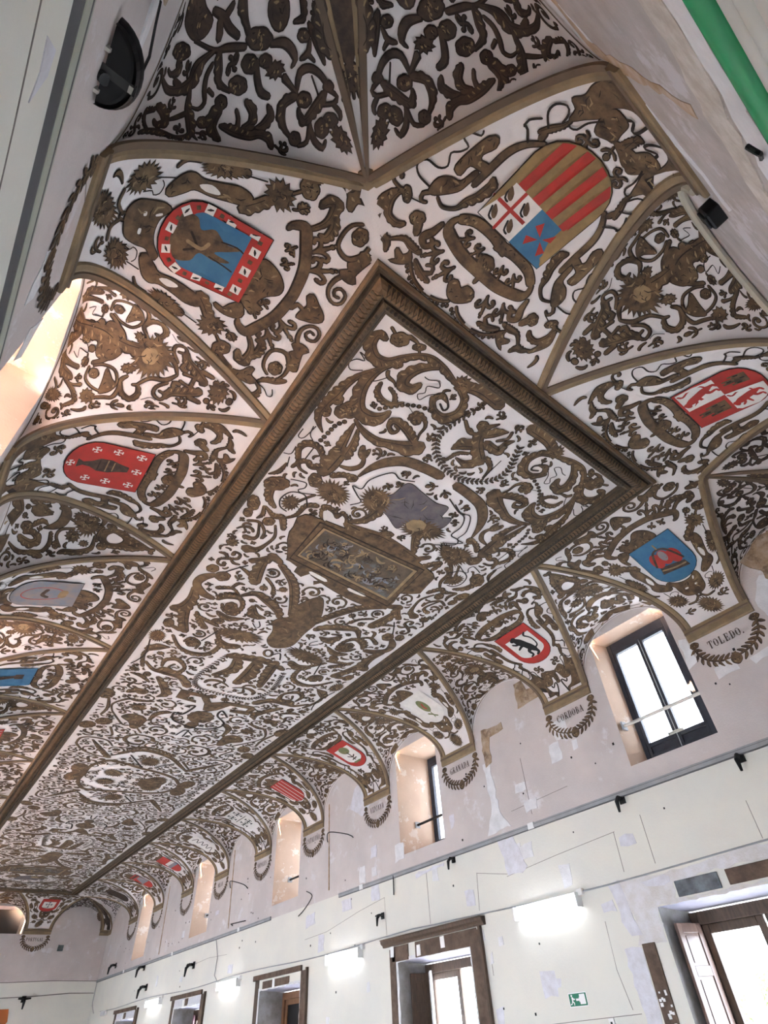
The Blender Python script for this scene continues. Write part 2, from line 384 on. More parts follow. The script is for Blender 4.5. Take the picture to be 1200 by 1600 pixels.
# ------------------------------------------------------------------ upper windows
def window(k,idx,c,dp,n,lab,hw=.56,z0=WBt,z1=6.26):
    w=WALLS[k]; e=empty('window_%d'%n); tag(e,lab,'window',kind='structure',group='upper windows under the vault')
    fb=MB(); d0,d1=dp,dp+.07; a,b=c-hw,c+hw
    for r in ((a,a+.10,z0,z1),(b-.07,b,z0,z1),(a+.1,b-.07,z1-.15,z1),(a+.1,b-.1,z0,z0+.1)): w.box(fb,*r,d0,d1)
    fb.build('window_frame',MWINF,e,bev=.006)
    m=(a+b)/2
    for s,(p,q) in enumerate(((a+.1,m-.005),(m+.005,b-.07))):
        sb=MB()
        for r in ((p,p+.045,z0+.1,z1-.15),(q-.045,q,z0+.1,z1-.15),(p+.045,q-.045,z1-.2,z1-.15),(p+.045,q-.045,z0+.1,z0+.16),(p+.045,q-.045,z0+.26,z0+.32)): w.box(sb,*r,d0+.005,d1+.01)
        w.box(sb,p+.045,q-.045,z0+.16,z0+.26,d0+.03,d0+.045)
        so=sb.build('sash',MWINF,e,bev=.005)
        g=MB(); w.box(g,p+.045,q-.045,z0+.32,z1-.2,d0+.035,d0+.041); g.build('glass_pane',MGLD,so)
    if k=='R' and n==1:
        hb=MB(); hb.tube([w.p(m-.1,z0+.33,d0),w.p(m-.1,z0+.33,d0-.035),w.p(m+.1,z0+.33,d0-.035),w.p(m+.1,z0+.33,d0)],.012); w.box(hb,m-.12,m+.12,z0+.31,z0+.35,d0-.006,d0+.006)
        hb.build('chrome_latch',MPIPE,e)
    return e
names=['first and largest upper window beside the TOLEDO pendentive, two tall bright panes','upper window in a deep peach recess between the GRANADA and VIZCAYA pendentives','third upper window along the long wall, a narrow bright peach slit','fourth upper window along the long wall, a pale slit beside an iron hook','farthest upper window, brightest white slit near the far corner']
for i,c in enumerate(WINY): window('R',i,c,dep[i],i+1,names[i])
for i,c in enumerate(WINY): window('L',i,c,.7,i+6,'upper window in the foreshortened long wall, %s'%['glaring beside the orange lit lunette','second along, washing the lunette above with warm light','third from the uplighter','fourth from the uplighter','last before the far end wall'][i],hw=.6,z1=6.34)
for i,c in enumerate(DOORY):  # out-of-view doorways added on the left to raise the bounce light
    w=WALLS['L']; e=empty('door_%d'%(i+6)); tag(e,'plain glazed doorway in the foreshortened long wall, number %d from the near end'%(i+1),'doorway',kind='structure')
    mb=MB()
    for r in ((c-.89,c-.79,0,2.5),(c+.79,c+.89,0,2.5),(c-.79,c+.79,2.38,2.5),(c-.04,c+.04,0,2.38),(c-.79,c-.04,.4,.5),(c+.04,c+.79,.4,.5)): w.box(mb,*r,.58,.66)
    mb.build('door_frame',MWOOD,e); g=MB(); w.box(g,c-.79,c+.79,.0,2.38,.61,.62); g.build('glass_pane',MGL,e)
# tie bars across the recesses
for i,c in enumerate(WINY):
    d=.10 if i==0 else .45; w=WALLS['R']; mb=MB().tube([w.p(c-.62,4.83,d),w.p(c+.63,4.83,d)],.026,8)
    o=mb.build('window_tie_bar',MPIPE if i==0 else MMET); tag(o,['thin steel bar across the large TOLEDO window','dark iron bar across the peach recess beside GRANADA','iron bar across the third upper window','iron bar across the fourth upper window','iron bar across the farthest upper window'][i],'tie bar','iron bars across the upper windows')
    pb=MB(); w.box(pb,c+.60,c+.625,4.77,4.89,d-.06,d+.06); pb.build('mounting_plate',MGRY,o)
# ------------------------------------------------------------------ small wall builders
prn=random.Random(5)
def patch(k,name,m,pts,label=None,th=.006,rough=.02,parent=None,n=5):
    """irregular slab on a wall; pts (u,z)"""
    w=WALLS[k]; P=[]; th+=prn.random()*.0018
    for (a,b),(c,d) in zip(pts,pts[1:]+pts[:1]):
        L=hypot(c-a,d-b); q=max(1,int(L/.09))
        for i in range(q): t=i/q; P.append((lerp(a,c,t)+prn.uniform(-rough,rough),lerp(b,d,t)+prn.uniform(-rough,rough)))
    mb=MB(); F_=[w.p(u,z,-th) for u,z in P]; Bk=[w.p(u,z,.0) for u,z in P]; mb.poly(F_); mb.grid([F_,Bk],closed=True)
    o=mb.build(name,m,parent or {'R':wall_right,'L':wall_left,'N':wall_near,'F':wall_far}[k])
    if label: o['label']=label
    return o
def line(k,name,m,pts,r=.006,d=-.004,parent=None,label=None,wob=0):
    w=WALLS[k]; P=[w.p(u+prn.uniform(-wob,wob),z+prn.uniform(-wob,wob),d) for u,z in pts]
    o=MB().tube(P,r,5).build(name,m,parent or {'R':wall_right,'L':wall_left,'N':wall_near,'F':wall_far}[k])
    if label: o['label']=label
    return o
wr=WALLS['R']; wl=WALLS['L']; wn=WALLS['N']; wf=WALLS['F']
MCR=mat('crack_line',(.20,.18,.17),.95)
MPALE=mat('lilac_filler_plaster',(.66,.66,.72),.9,(.55,.54,.58),8,5,.003,50)
MTAN=mat('tan_stain_plaster',(.36,.24,.14),.95,(.50,.40,.32),9,5,.006,40)
MRAW=mat('raw_brown_masonry',(.30,.21,.13),.95,(.45,.36,.28),6,6,.02,14,var2=(.18,.12,.08),scale2=4)
# plaster patches, right wall
for pts,m in (([(6.72,3.90),(6.38,3.88),(6.2,3.42),(6.3,3.33),(6.62,3.38),(6.66,3.7)],MPALE),([(6.69,5.78),(6.16,5.76),(6.16,5.62),(6.5,5.6),(6.55,5.15),(6.72,5.12)],MRAW),([(6.76,5.2),(6.6,5.2),(6.56,4.3),(6.35,4.05),(6.9,4.02),(6.72,4.4)],MWP),
  ([(5.68,6.3),(5.5,6.3),(5.45,6.1),(5.22,6.05),(5.2,5.86),(5.7,5.82)],MRAW),([(5.1,5.3),(4.86,5.32),(4.8,5.05),(5.1,5.02)],MWP),([(1.9,4.95),(1.6,5.0),(1.55,4.88),(1.88,4.84)],MWP),([(2.36,5.02),(2.1,5.05),(2.06,4.86),(2.35,4.85)],MWP),([(2.62,5.6),(2.5,5.55),(2.5,5.2),(2.66,5.15)],MWP),
  ([(9.46,4.45),(9.2,4.45),(9.2,4.18),(9.48,4.15)],MWP),([(2.0,3.88),(1.35,3.9),(1.35,3.76),(1.98,3.74)],MWP),([(6.0,4.3),(5.75,4.32),(5.75,4.17),(6.0,4.15)],MWP),
  ([(10.3,4.6),(10.1,4.62),(10.1,4.4),(10.32,4.38)],MPALE),([(11.4,3.8),(11.05,3.8),(11.05,3.62),(11.4,3.6)],MPALE),([(12.9,3.75),(12.5,3.78),(12.5,3.55),(12.9,3.5)],MPALE),([(10.9,6.0),(10.3,6.1),(10.2,5.5),(10.6,5.3),(11.1,5.6)],MPALE),([(8.9,3.84),(8.1,3.86),(8.1,3.8),(8.9,3.77)],MPALE),
  ([(7.45,2.75),(7.32,2.75),(7.32,2.6),(7.45,2.6)],MWP),([(7.26,2.42),(7.2,2.42),(7.2,2.3),(7.26,2.3)],MWP),([(5.05,2.72),(4.85,2.74),(4.85,2.62),(5.05,2.6)],MPALE),([(7.05,2.62),(6.95,2.62),(6.95,2.5),(7.05,2.5)],MWP),([(9.9,1.55),(9.72,1.55),(9.72,1.2),(9.9,1.2)],MWP)):
    patch('R','plaster_patch',m,pts,th=.005 if m is not MRAW else .008)
# raw plaster around the first door
patch('R','plaster_patch',mat('grey_scraped_plaster',(.56,.53,.51),.95,(.66,.65,.68),6,5,.005,50),[(4.78,2.93),(4.2,2.9),(3.0,2.93),(2.1,2.96),(2.1,2.78),(3.3,2.80),(3.95,2.78),(3.97,2.6),(2.1,2.6),(2.1,2.565),(4.27,2.565),(4.27,2.2),(4.66,2.22),(4.62,2.5)],'scraped grey plaster round the first doorway',th=.004)
patch('R','plaster_patch',MPALE,[(4.86,2.9),(4.68,2.9),(4.66,2.6),(4.56,2.3),(4.72,2.3),(4.8,2.5)],th=.007)
patch('R','plaster_patch',MPALE,[(4.4,2.86),(3.95,2.86),(3.97,2.78),(4.3,2.78)],th=.007)
patch('R','plaster_patch',MPALE,[(4.9,2.2),(4.64,2.2),(4.64,0.4),(4.8,.4)],th=.003)
# bare masonry in the near arch of the long wall and its stained edges
patch('R','bare_masonry',MRAW,[(1.35,6.25),(1.05,6.4),(.5,6.43),(.0,6.2),(-.1,5.6),(.3,5.2),(.9,5.4),(1.2,5.8)],'bare brown masonry in the arch beside TOLEDO',th=.03,rough=.05)
patch('R','plaster_patch',MWP,[(1.5,5.6),(1.3,5.9),(1.15,5.8),(.85,5.35),(1.0,5.1),(1.45,5.2)],th=.012)
for pts in ([(-2.55,6.12),(-2.0,5.9),(-1.93,5.6),(-1.9,4.9),(-1.84,4.62),(-1.92,4.6),(-1.98,5.0),(-2.03,5.6),(-2.1,5.82),(-2.6,6.05)],):
    patch('N','stain_patch',MTAN,pts,'tan stained streak on the end wall',th=.003)
patch('N','stain_patch',MGP,[(-2.9,4.36),(-2.3,4.34),(-1.9,4.45),(-1.3,4.5),(-.5,4.55),(.5,4.56),(.5,4.32),(-.6,4.3),(-1.5,4.28),(-2.1,4.12),(-2.9,4.1)],'rough chased plaster band across the end wall',th=.006,rough=.03)
patch('N','stain_patch',MWP,[(-2.9,4.12),(-2.1,4.1),(-1.5,4.2),(.5,4.3),(.5,3.95),(-1.2,3.95),(-2.9,3.9)],th=.003,rough=.03)
patch('N','stain_patch',MWP,[(-3.2,6.3),(-2.4,6.25),(-2.05,6.0),(-1.9,5.75),(-1.2,5.35),(-.9,5.3),(-.95,5.15),(-1.7,5.45),(-2.05,5.75),(-2.5,6.0),(-3.2,6.1)],th=.003,rough=.03)
patch('L','plaster_patch',MWP,[(.55,5.9),(.75,5.75),(1.3,5.62),(1.28,5.52),(.8,5.6),(.5,5.75)],th=.008)
patch('L','plaster_patch',MWP,[(2.0,5.1),(2.25,4.9),(2.2,4.75),(1.95,4.95)],th=.004); patch('L','plaster_patch',MPALE,[(.92,4.23),(.83,4.23),(.78,4.12),(.98,4.1)],th=.003)
patch('L','bare_masonry',MRAW,[(.5,6.1),(.56,5.9),(.75,5.8),(.82,5.95),(.62,6.1)],th=.01)
patch('L','plaster_patch',MWP,[(2.55,5.05),(2.62,5.3),(2.75,5.0),(2.7,4.85)],th=.004)
# cracks and panel joints
for pts in ([(6.64,3.35),(5.6,3.44),(4.54,3.5)],[(4.55,3.5),(4.57,3.02)],[(4.09,3.6),(4.09,3.01)],[(5.07,2.52),(5.08,2.0),(5.0,1.6)],[(7.3,3.53),(7.36,3.0)],[(7.3,3.53),(6.64,3.38)],[(2.71,3.4),(2.72,2.99)],[(7.2,1.52),(5.9,1.54),(4.9,1.56)],[(10.9,3.5),(9.9,3.62),(9.88,3.0)],[(8.6,3.8),(8.6,3.0)],[(12.9,3.3),(12.0,3.34),(10.9,3.5)],[(7.25,2.35),(7.25,2.15)],[(5.9,5.0),(5.9,4.1)],[(6.3,4.25),(5.1,4.3)],[(19.5,3.5),(18.2,3.55),(17.0,3.5)]):
    line('R','plaster_crack',MCR,pts,.0035,-.001,wob=.008)
for pts in ([(11.98,5.95),(11.93,4.1)],[(17.26,6.1),(17.1,4.1)],[(22.5,6.1),(22.4,4.1)]): line('R','niche_edge',MTAN,pts,.018,-.004)
for pts in ([(.5,4.0),(1.05,3.99),(1.6,3.97)],[(2.1,5.9),(2.0,5.6),(1.6,5.3)]): line('L','plaster_crack',MCR,pts,.003,-.001,wob=.006)
line('F','plaster_crack',MCR,[(4.1,3.98),(2.5,4.02),(1,3.99),(-1.5,4.03)],.012,-.004); line('F','plaster_crack',MCR,[(4.1,3.6),(3.2,3.62),(2.0,3.56),(-1.5,3.5)],.014,-.008)
mb=MB(); rr=random.Random(9)
for i in range(120):
    u=rr.uniform(1.5,27); z=rr.choice((rr.uniform(1.5,3.8),rr.uniform(4.05,5.3))); r=rr.uniform(.008,.016)
    if any(abs(u-c)<1.3 for c in DOORY) and z<3: continue
    if any(abs(u-c)<.75 for c in WINY) and z>4: continue
    wr.box(mb,u-r,u+r,z-r*1.4,z+r,-.006,0)
tag(mb.build('nail_holes',MMET,wall_right),kind='stuff')
for i in range(34):
    u=rr.uniform(1.5,27); z=rr.choice((rr.uniform(3.1,3.8),rr.uniform(4.05,5.2),rr.uniform(1.6,2.6))); a=rr.uniform(.05,.14); b=rr.uniform(.05,.16)
    if any(abs(u-c)<1.4 for c in DOORY) and z<3: continue
    if any(abs(u-c)<.85 for c in WINY) and z>4: continue
    patch('R','plaster_patch',rr.choice((MWP,MPALE)),[(u-a,z-b),(u+a,z-b),(u+a,z+b),(u-a,z+b)],th=.003)
# ------------------------------------------------------------------ trunking strips on the walls
def strip(k,u0,u1,z,h,num,lab,m=MGRY):
    w=WALLS[k]; e=empty('trim_%d'%num); tag(e,lab,'wall trunking',kind='structure')
    mb=MB(); w.box(mb,u0,u1,z-h/2,z+h/2,-.035,0); mb.build('trunking',m,e,bev=.004)
    mb=MB(); w.box(mb,u0,u1,z-h/2-.012,z-h/2,-.03,0); w.box(mb,u0,u1,z+h*.12,z+h*.2,-.038,-.03); mb.build('dark_joint',MGRY2,e)
    mb=MB(); u=u0+1.7 if k=='R' else u1
    while u<u1: w.box(mb,u,u+.12,z-h/2-.01,z+h/2+.01,-.042,0); u+=4.7
    k=='R' and mb.build('joint_cover',MWPL,e)
strip('R',YN+.01,11.5,3.93,.07,2,'grey trunking strip running under the first upper windows')
strip('R',14.6,YF-.01,3.97,.07,3,'grey trunking strip on the far half of the long wall')
strip('L',YN+.01,YF-.01,4.38,.11,4,'olive grey strip dividing pink and cream paint at the upper left',mat('olive_grey_paint',(.36,.38,.32),.6))
def conduit():
    e=empty('trim_5'); tag(e,'thin grey conduit linking the tube lamps','conduit',kind='structure')
    P=[wr.p(u,2.94+.03*sin(u*.9)+(.02 if u>9 else 0),-.02) for u in [YN+.01+i*.6 for i in range(0,48)]]
    MB().tube(P,.011,6).build('conduit_tube',MGRY,e)
    MB().tube([wr.p(YF-.6,2.95,-.02),wr.p(YF-.35,3.1,-.02),wr.p(YF-.15,3.3,-.03),wr.p(YF-.1,3.95,-.03)],.011,6).build('conduit_tube',MGRY,e)
    MB().tube([wr.p(17.4,2.97,-.02),wr.p(17.6,3.1,-.02),wr.p(17.55,3.5,-.02),wr.p(17.8,3.95,-.02)],.009,6).build('cable_drop',MGRY,e)
conduit()
# ------------------------------------------------------------------ tube lamps
def tube_lamp(k,c,z,lab):
    w=WALLS[k]; x,y,_=w.p(c,z); e=empty('tube_lamp',(x,y,z)); tag(e,lab,'lamp','lit tube lamps on the walls'); sx=-1 if k=='R' else 1; L=1.12
    MB().box(0,sx*.05,-L/2-.03,L/2+.03,-.03,.055).build('housing',MWPL,e,bev=.008)
    rows=[]
    for i,yy in enumerate((-L/2,-L/2+.02,L/2-.02,L/2)):
        s_=.85 if i in (0,3) else 1
        rows.append([(sx*(.05+.07*s_*sin(a)),yy,-.055+ .075*s_*cos(a)) for a in [pi*q/8 for q in range(9)]])
    mb=MB().grid(rows); mb.poly(rows[0]); mb.poly(rows[-1]); mb.poly([rows[0][0],rows[3][0],rows[3][8],rows[0][8]])
    mb.build('diffuser',MLAMP,e,True)
    for s_ in (1,-1): MB().box(0,sx*.12,s_*(L/2+.03)-.012,s_*(L/2+.03)+.012,-.135,.04).build('end_cap',MWPL,e,bev=.006)
    MB().box(0,sx*.06,-L/2-.11,-L/2-.02,.0,.08).build('junction_box',MWPL,e,bev=.006)
LC=[5.95,11.27,16.6,21.93]
ln=['largest lit tube lamp, above the green exit sign','lit tube lamp between the doorways with cornice and with brown frame','lit tube lamp right of the third doorway from the far end','smallest lit tube lamp near the far corner']
for c,l in zip(LC,ln): tube_lamp('R',c,2.87,l)
for c,l in zip(LC[1:],['second tube lamp of the opposite wall','third tube lamp of the opposite wall','fourth tube lamp of the opposite wall']): tube_lamp('L',c,2.87,l)  # out-of-view lamps added on the left wall to brighten the hall
# emergency light near the far corner
e=empty('emergency_light',wr.p(27.1,2.87)); tag(e,'small unlit emergency light box near the far corner','lamp')
MB().box(0,-.07,-.28,.28,-.07,.07).build('housing',MWPL,e,bev=.01); MB().box(-.07,-.09,-.24,.24,-.05,.05).build('lens',mat('grey_lens',(.5,.5,.52),.3),e,bev=.008)
# ------------------------------------------------------------------ exit sign
e=empty('exit_sign',wr.p(5.78,1.76,-.004)); tag(e,'small green and white running man exit sign under the largest lamp','exit sign')
MSG=mat('sign_green',(.01,.16,.09),.4); MSW=mat('sign_white',(.8,.8,.8),.4)
MB().box(0,-.004,-.15,.15,-.075,.075).build('panel',MSW,e); MB().box(-.004,-.006,-.14,.14,-.065,.065).build('green_field',MSG,e)
def sg(pts,nm): MB().poly([(-.0075,-a,b) for a,b in pts]).build(nm,MSW,e)
sg([(.03,-.05),(.12,-.05),(.12,.055),(.03,.055)],'doorway_symbol'); sg([(-.03,-.012),(.02,-.012),(.02,-.03),(.045,0),(.02,.03),(.02,.012),(-.03,.012)],'arrow_symbol')
sg([(-.095+.013*cos(i),.045+.013*sin(i)) for i in [q*pi/4 for q in range(8)]],'figure_head'); sg([(-.1,.03),(-.08,.03),(-.06,.01),(-.045,.015),(-.045,.005),(-.065,-.003),(-.08,.008),(-.078,-.015),(-.06,-.03),(-.065,-.055),(-.075,-.055),(-.072,-.035),(-.09,-.022),(-.105,-.045),(-.13,-.05),(-.13,-.04),(-.11,-.035),(-.098,-.01)],'figure_body')
e=empty('wall_socket',wr.p(5.34,1.5,0)); tag(e,'tiny white socket plate just below the exit sign','socket'); MB().box(0,-.02,-.04,.04,-.05,.05).build('plate',MWPL,e,bev=.004); MB().box(-.02,-.026,-.012,.012,-.015,.015).build('switch',MMET,e)
# ------------------------------------------------------------------ iron brackets and hooks
def hook(k,u,z,s,lab,tee=True):
    w=WALLS[k]; o=empty('iron_bracket'); tag(o,lab,'iron bracket','iron brackets fixed to the walls')
    mb=MB(); P=[w.p(u,z+.0,0),w.p(u,z,-.10*s),w.p(u,z-.06*s,-.16*s),w.p(u,z-.2*s,-.17*s)]; mb.tube(P,[.022*s,.03*s,.03*s,.016*s],8); mb.build('prong',MMET,o)
    mb=MB(); w.box(mb,u-.045*s,u+.045*s,z-.07*s,z+.05*s,-.02,0)
    if tee: mb.tube([w.p(u-.13*s,z,-.1*s),w.p(u,z-.01*s,-.13*s),w.p(u+.13*s,z,-.1*s)],[.018*s,.03*s,.018*s],6)
    mb.build('back_plate',MMET,o)
for a in ((4.27,3.87,1,'dark iron bracket under the strip, left of the TOLEDO window sill',False),(2.54,3.87,1,'dark iron bracket under the strip at the right picture edge',False),(7.82,3.86,.9,'dark iron bracket under the strip below the GRANADA window',False),(9.97,3.33,.9,'tee shaped iron bracket up and left of the corniced doorway',True),(27.0,4.28,1.4,'tee shaped iron bracket above the strip by the far corner',True),(23.6,3.88,1.4,'curled iron bracket on the strip under the farthest window',True),(23.0,3.3,1.5,'tee shaped iron bracket lowest below the farthest window',True),(19.2,3.5,1.4,'tee shaped iron bracket above the fourth tube lamp',True)): hook('R',*a)
hook('F',1.69,3.5,1.6,'tee shaped iron bracket on the far end wall')
def rod(k,pts,r,nm,lab,cat,m=MMET,group=None,depths=None):
    w=WALLS[k]; pts=[(a_,b_,min(c_,-r-.004)) for a_,b_,c_ in pts]; pts=cr(pts,.05) if len(pts)>3 else pts; o=MB().tube([w.p(u,z,d) for u,z,d in pts],r,6).build(nm,m); tag(o,lab,cat,group); return o
rod('R',[(12.0,5.1,0),(11.98,5.18,-.05),(11.6,5.2,-.22),(11.0,5.02,-.12),(10.94,4.95,0)],.012,'iron_hoop','curved iron hoop on the blind bay left of the third window','iron hoop',group='iron hoops')
rod('R',[(17.25,5.1,0),(17.22,5.16,-.05),(16.8,5.18,-.22),(16.15,4.98,-.12),(16.09,4.88,0)],.012,'iron_hoop','curved iron hoop on the blind bay left of the fourth window','iron hoop',group='iron hoops')
rod('R',[(16.8,4.12,0),(16.78,4.15,-.08),(15.9,4.1,-.08)],.014,'iron_rod','short iron rod just above the strip near the fourth window','iron rod')
rod('R',[(12.9,4.25,0),(12.6,4.1,-.04),(12.9,3.9,-.04),(13.2,3.8,-.03)],.010,'loose_cable','loose cable hanging under the third window','cable')
rod('R',[(9.55,3.93,-.03),(9.55,3.6,-.04)],.012,'pipe_stub','short vertical pipe stub under the GRANADA window','pipe')
rod('N',[(-1.83,4.03,0),(-1.90,3.94,-.03),(-1.97,3.84,-.05),(-2.0,3.83,-.06),(-2.02,3.86,-.065)],.009,'iron_hook','bent dark iron hook on the end wall at the right picture edge','hook')
rod('N',[(-2.45,6.12,0),(-2.44,6.1,-.03),(-2.40,6.04,-.035),(-2.37,6.06,-.03),(-2.38,6.11,-.02)],.005,'wire_loop','tiny wire loop at the top of the end wall','wire')
# ------------------------------------------------------------------ pipes along the end wall
def hpipe(z,r,d,m,lab,nm='wall_pipe'):
    e=empty(nm); tag(e,lab,'pipe')
    MB().tube([wn.p(-WL+.02,z,-d),wn.p(W_-.02,z,-d)],r,14).build('tube',m,e,True)
    for x in (-3.4,-.2,1.4,3.5): MB().tube([wn.p(x-.015,z,-d),wn.p(x+.015,z,-d)],r+.008,14).build('clamp',MGRY,e)
hpipe(3.49,.05,.05,MGREEN,'bright green pipe crossing the upper right corner'); hpipe(3.36,.034,.045,MPIPE,'grey pipe right beside the green pipe'); hpipe(3.265,.036,.045,MPIPE,'thicker grey pipe, third in the row at the upper right'); hpipe(3.18,.03,.045,MPIPE,'last thin grey pipe at the upper right edge')
rod('L',[(.40,3.5,-.03),(1.2,3.5,-.03),(2.2,3.5,-.03)],.022,'wall_pipe','short run of pale blue pipe at the extreme upper left edge','pipe',mat('pale_blue_pipe',(.35,.42,.5),.4))
# ------------------------------------------------------------------ uplighter and its cable, black box at the end wall arch
e=empty('wall_uplighter',(-WL,1.0,4.95)); tag(e,'black half round wall uplighter at the upper left','wall lamp')
R_=.185; rows=[]
for j in range(7):
    q=j/6; rr=R_*(1-.22*q**2); zz=-.05-.06*sin(q*pi/2)
    rows.append([(.012+rr*(1-.1*q)*.78*sin(a),-rr*cos(a)-.02,zz+.11) for a in [pi*i/16 for i in range(17)]])
mb=MB().grid(rows); mb.poly(rows[-1]); mb.grid([rows[0],[(x*.96+.001,y*.96,z) for x,y,z in rows[0]],[(x*.9+.001,y*.9,z-.08) for x,y,z in rows[0]]]); mb.build('dish',MBLK,e)
MB().box(.0,.15,-.02,.02,-.004,.008).build('strap',mat('grey_strap',(.05,.05,.05),.4),e); MB().box(.12,.14,-.015,.015,-.012,-.003).build('clip',MPIPE,e)
MB().tube([(-.01,.03,.02),(.03,.03,-.015)],.028,10).build('pivot_knob',MBLK,e); MB().box(0,.02,-.09,-.075,-.03,.03).build('back_bracket',MPIPE,e); MB().box(0,.02,.085,.10,-.03,.03).build('back_bracket',MPIPE,e)
MB().tube([(.14,-.02,-.0),(.12,-.10,.25),(.06,-.16,.55),(.02,-.22,.75)],.007,6).build('cable',MBLK,e)
bx=empty('black_floodlight',wn.p(-.82,5.50,-.04)); tag(bx,'small black spotlight where the end wall arch meets the corbel','spotlight')
MB().box(-.09,.05,-.05,.05,-.07,.07).build('body',MBLK,bx,bev=.015); MB().tube([(0,0,0),(.08,.0,.06)],.02,8).build('swivel',MBLK,bx); MB().box(-.07,.02,.05,.065,-.06,.06).build('front_rim',MBLK,bx,bev=.005)
L=LUNS['N',0]; P=[L.pt(lerp(-.97,.97,i/30),1,0) for i in range(31)]; P=[(p[0],p[1]+.035,p[2]-.045) for p in P]
o=MB().tube(P,.03,8).build('arch_moulding',mat('pale_olive_tube',(.42,.40,.33),.6),wall_near); o['label']='pale round moulding following the arch'
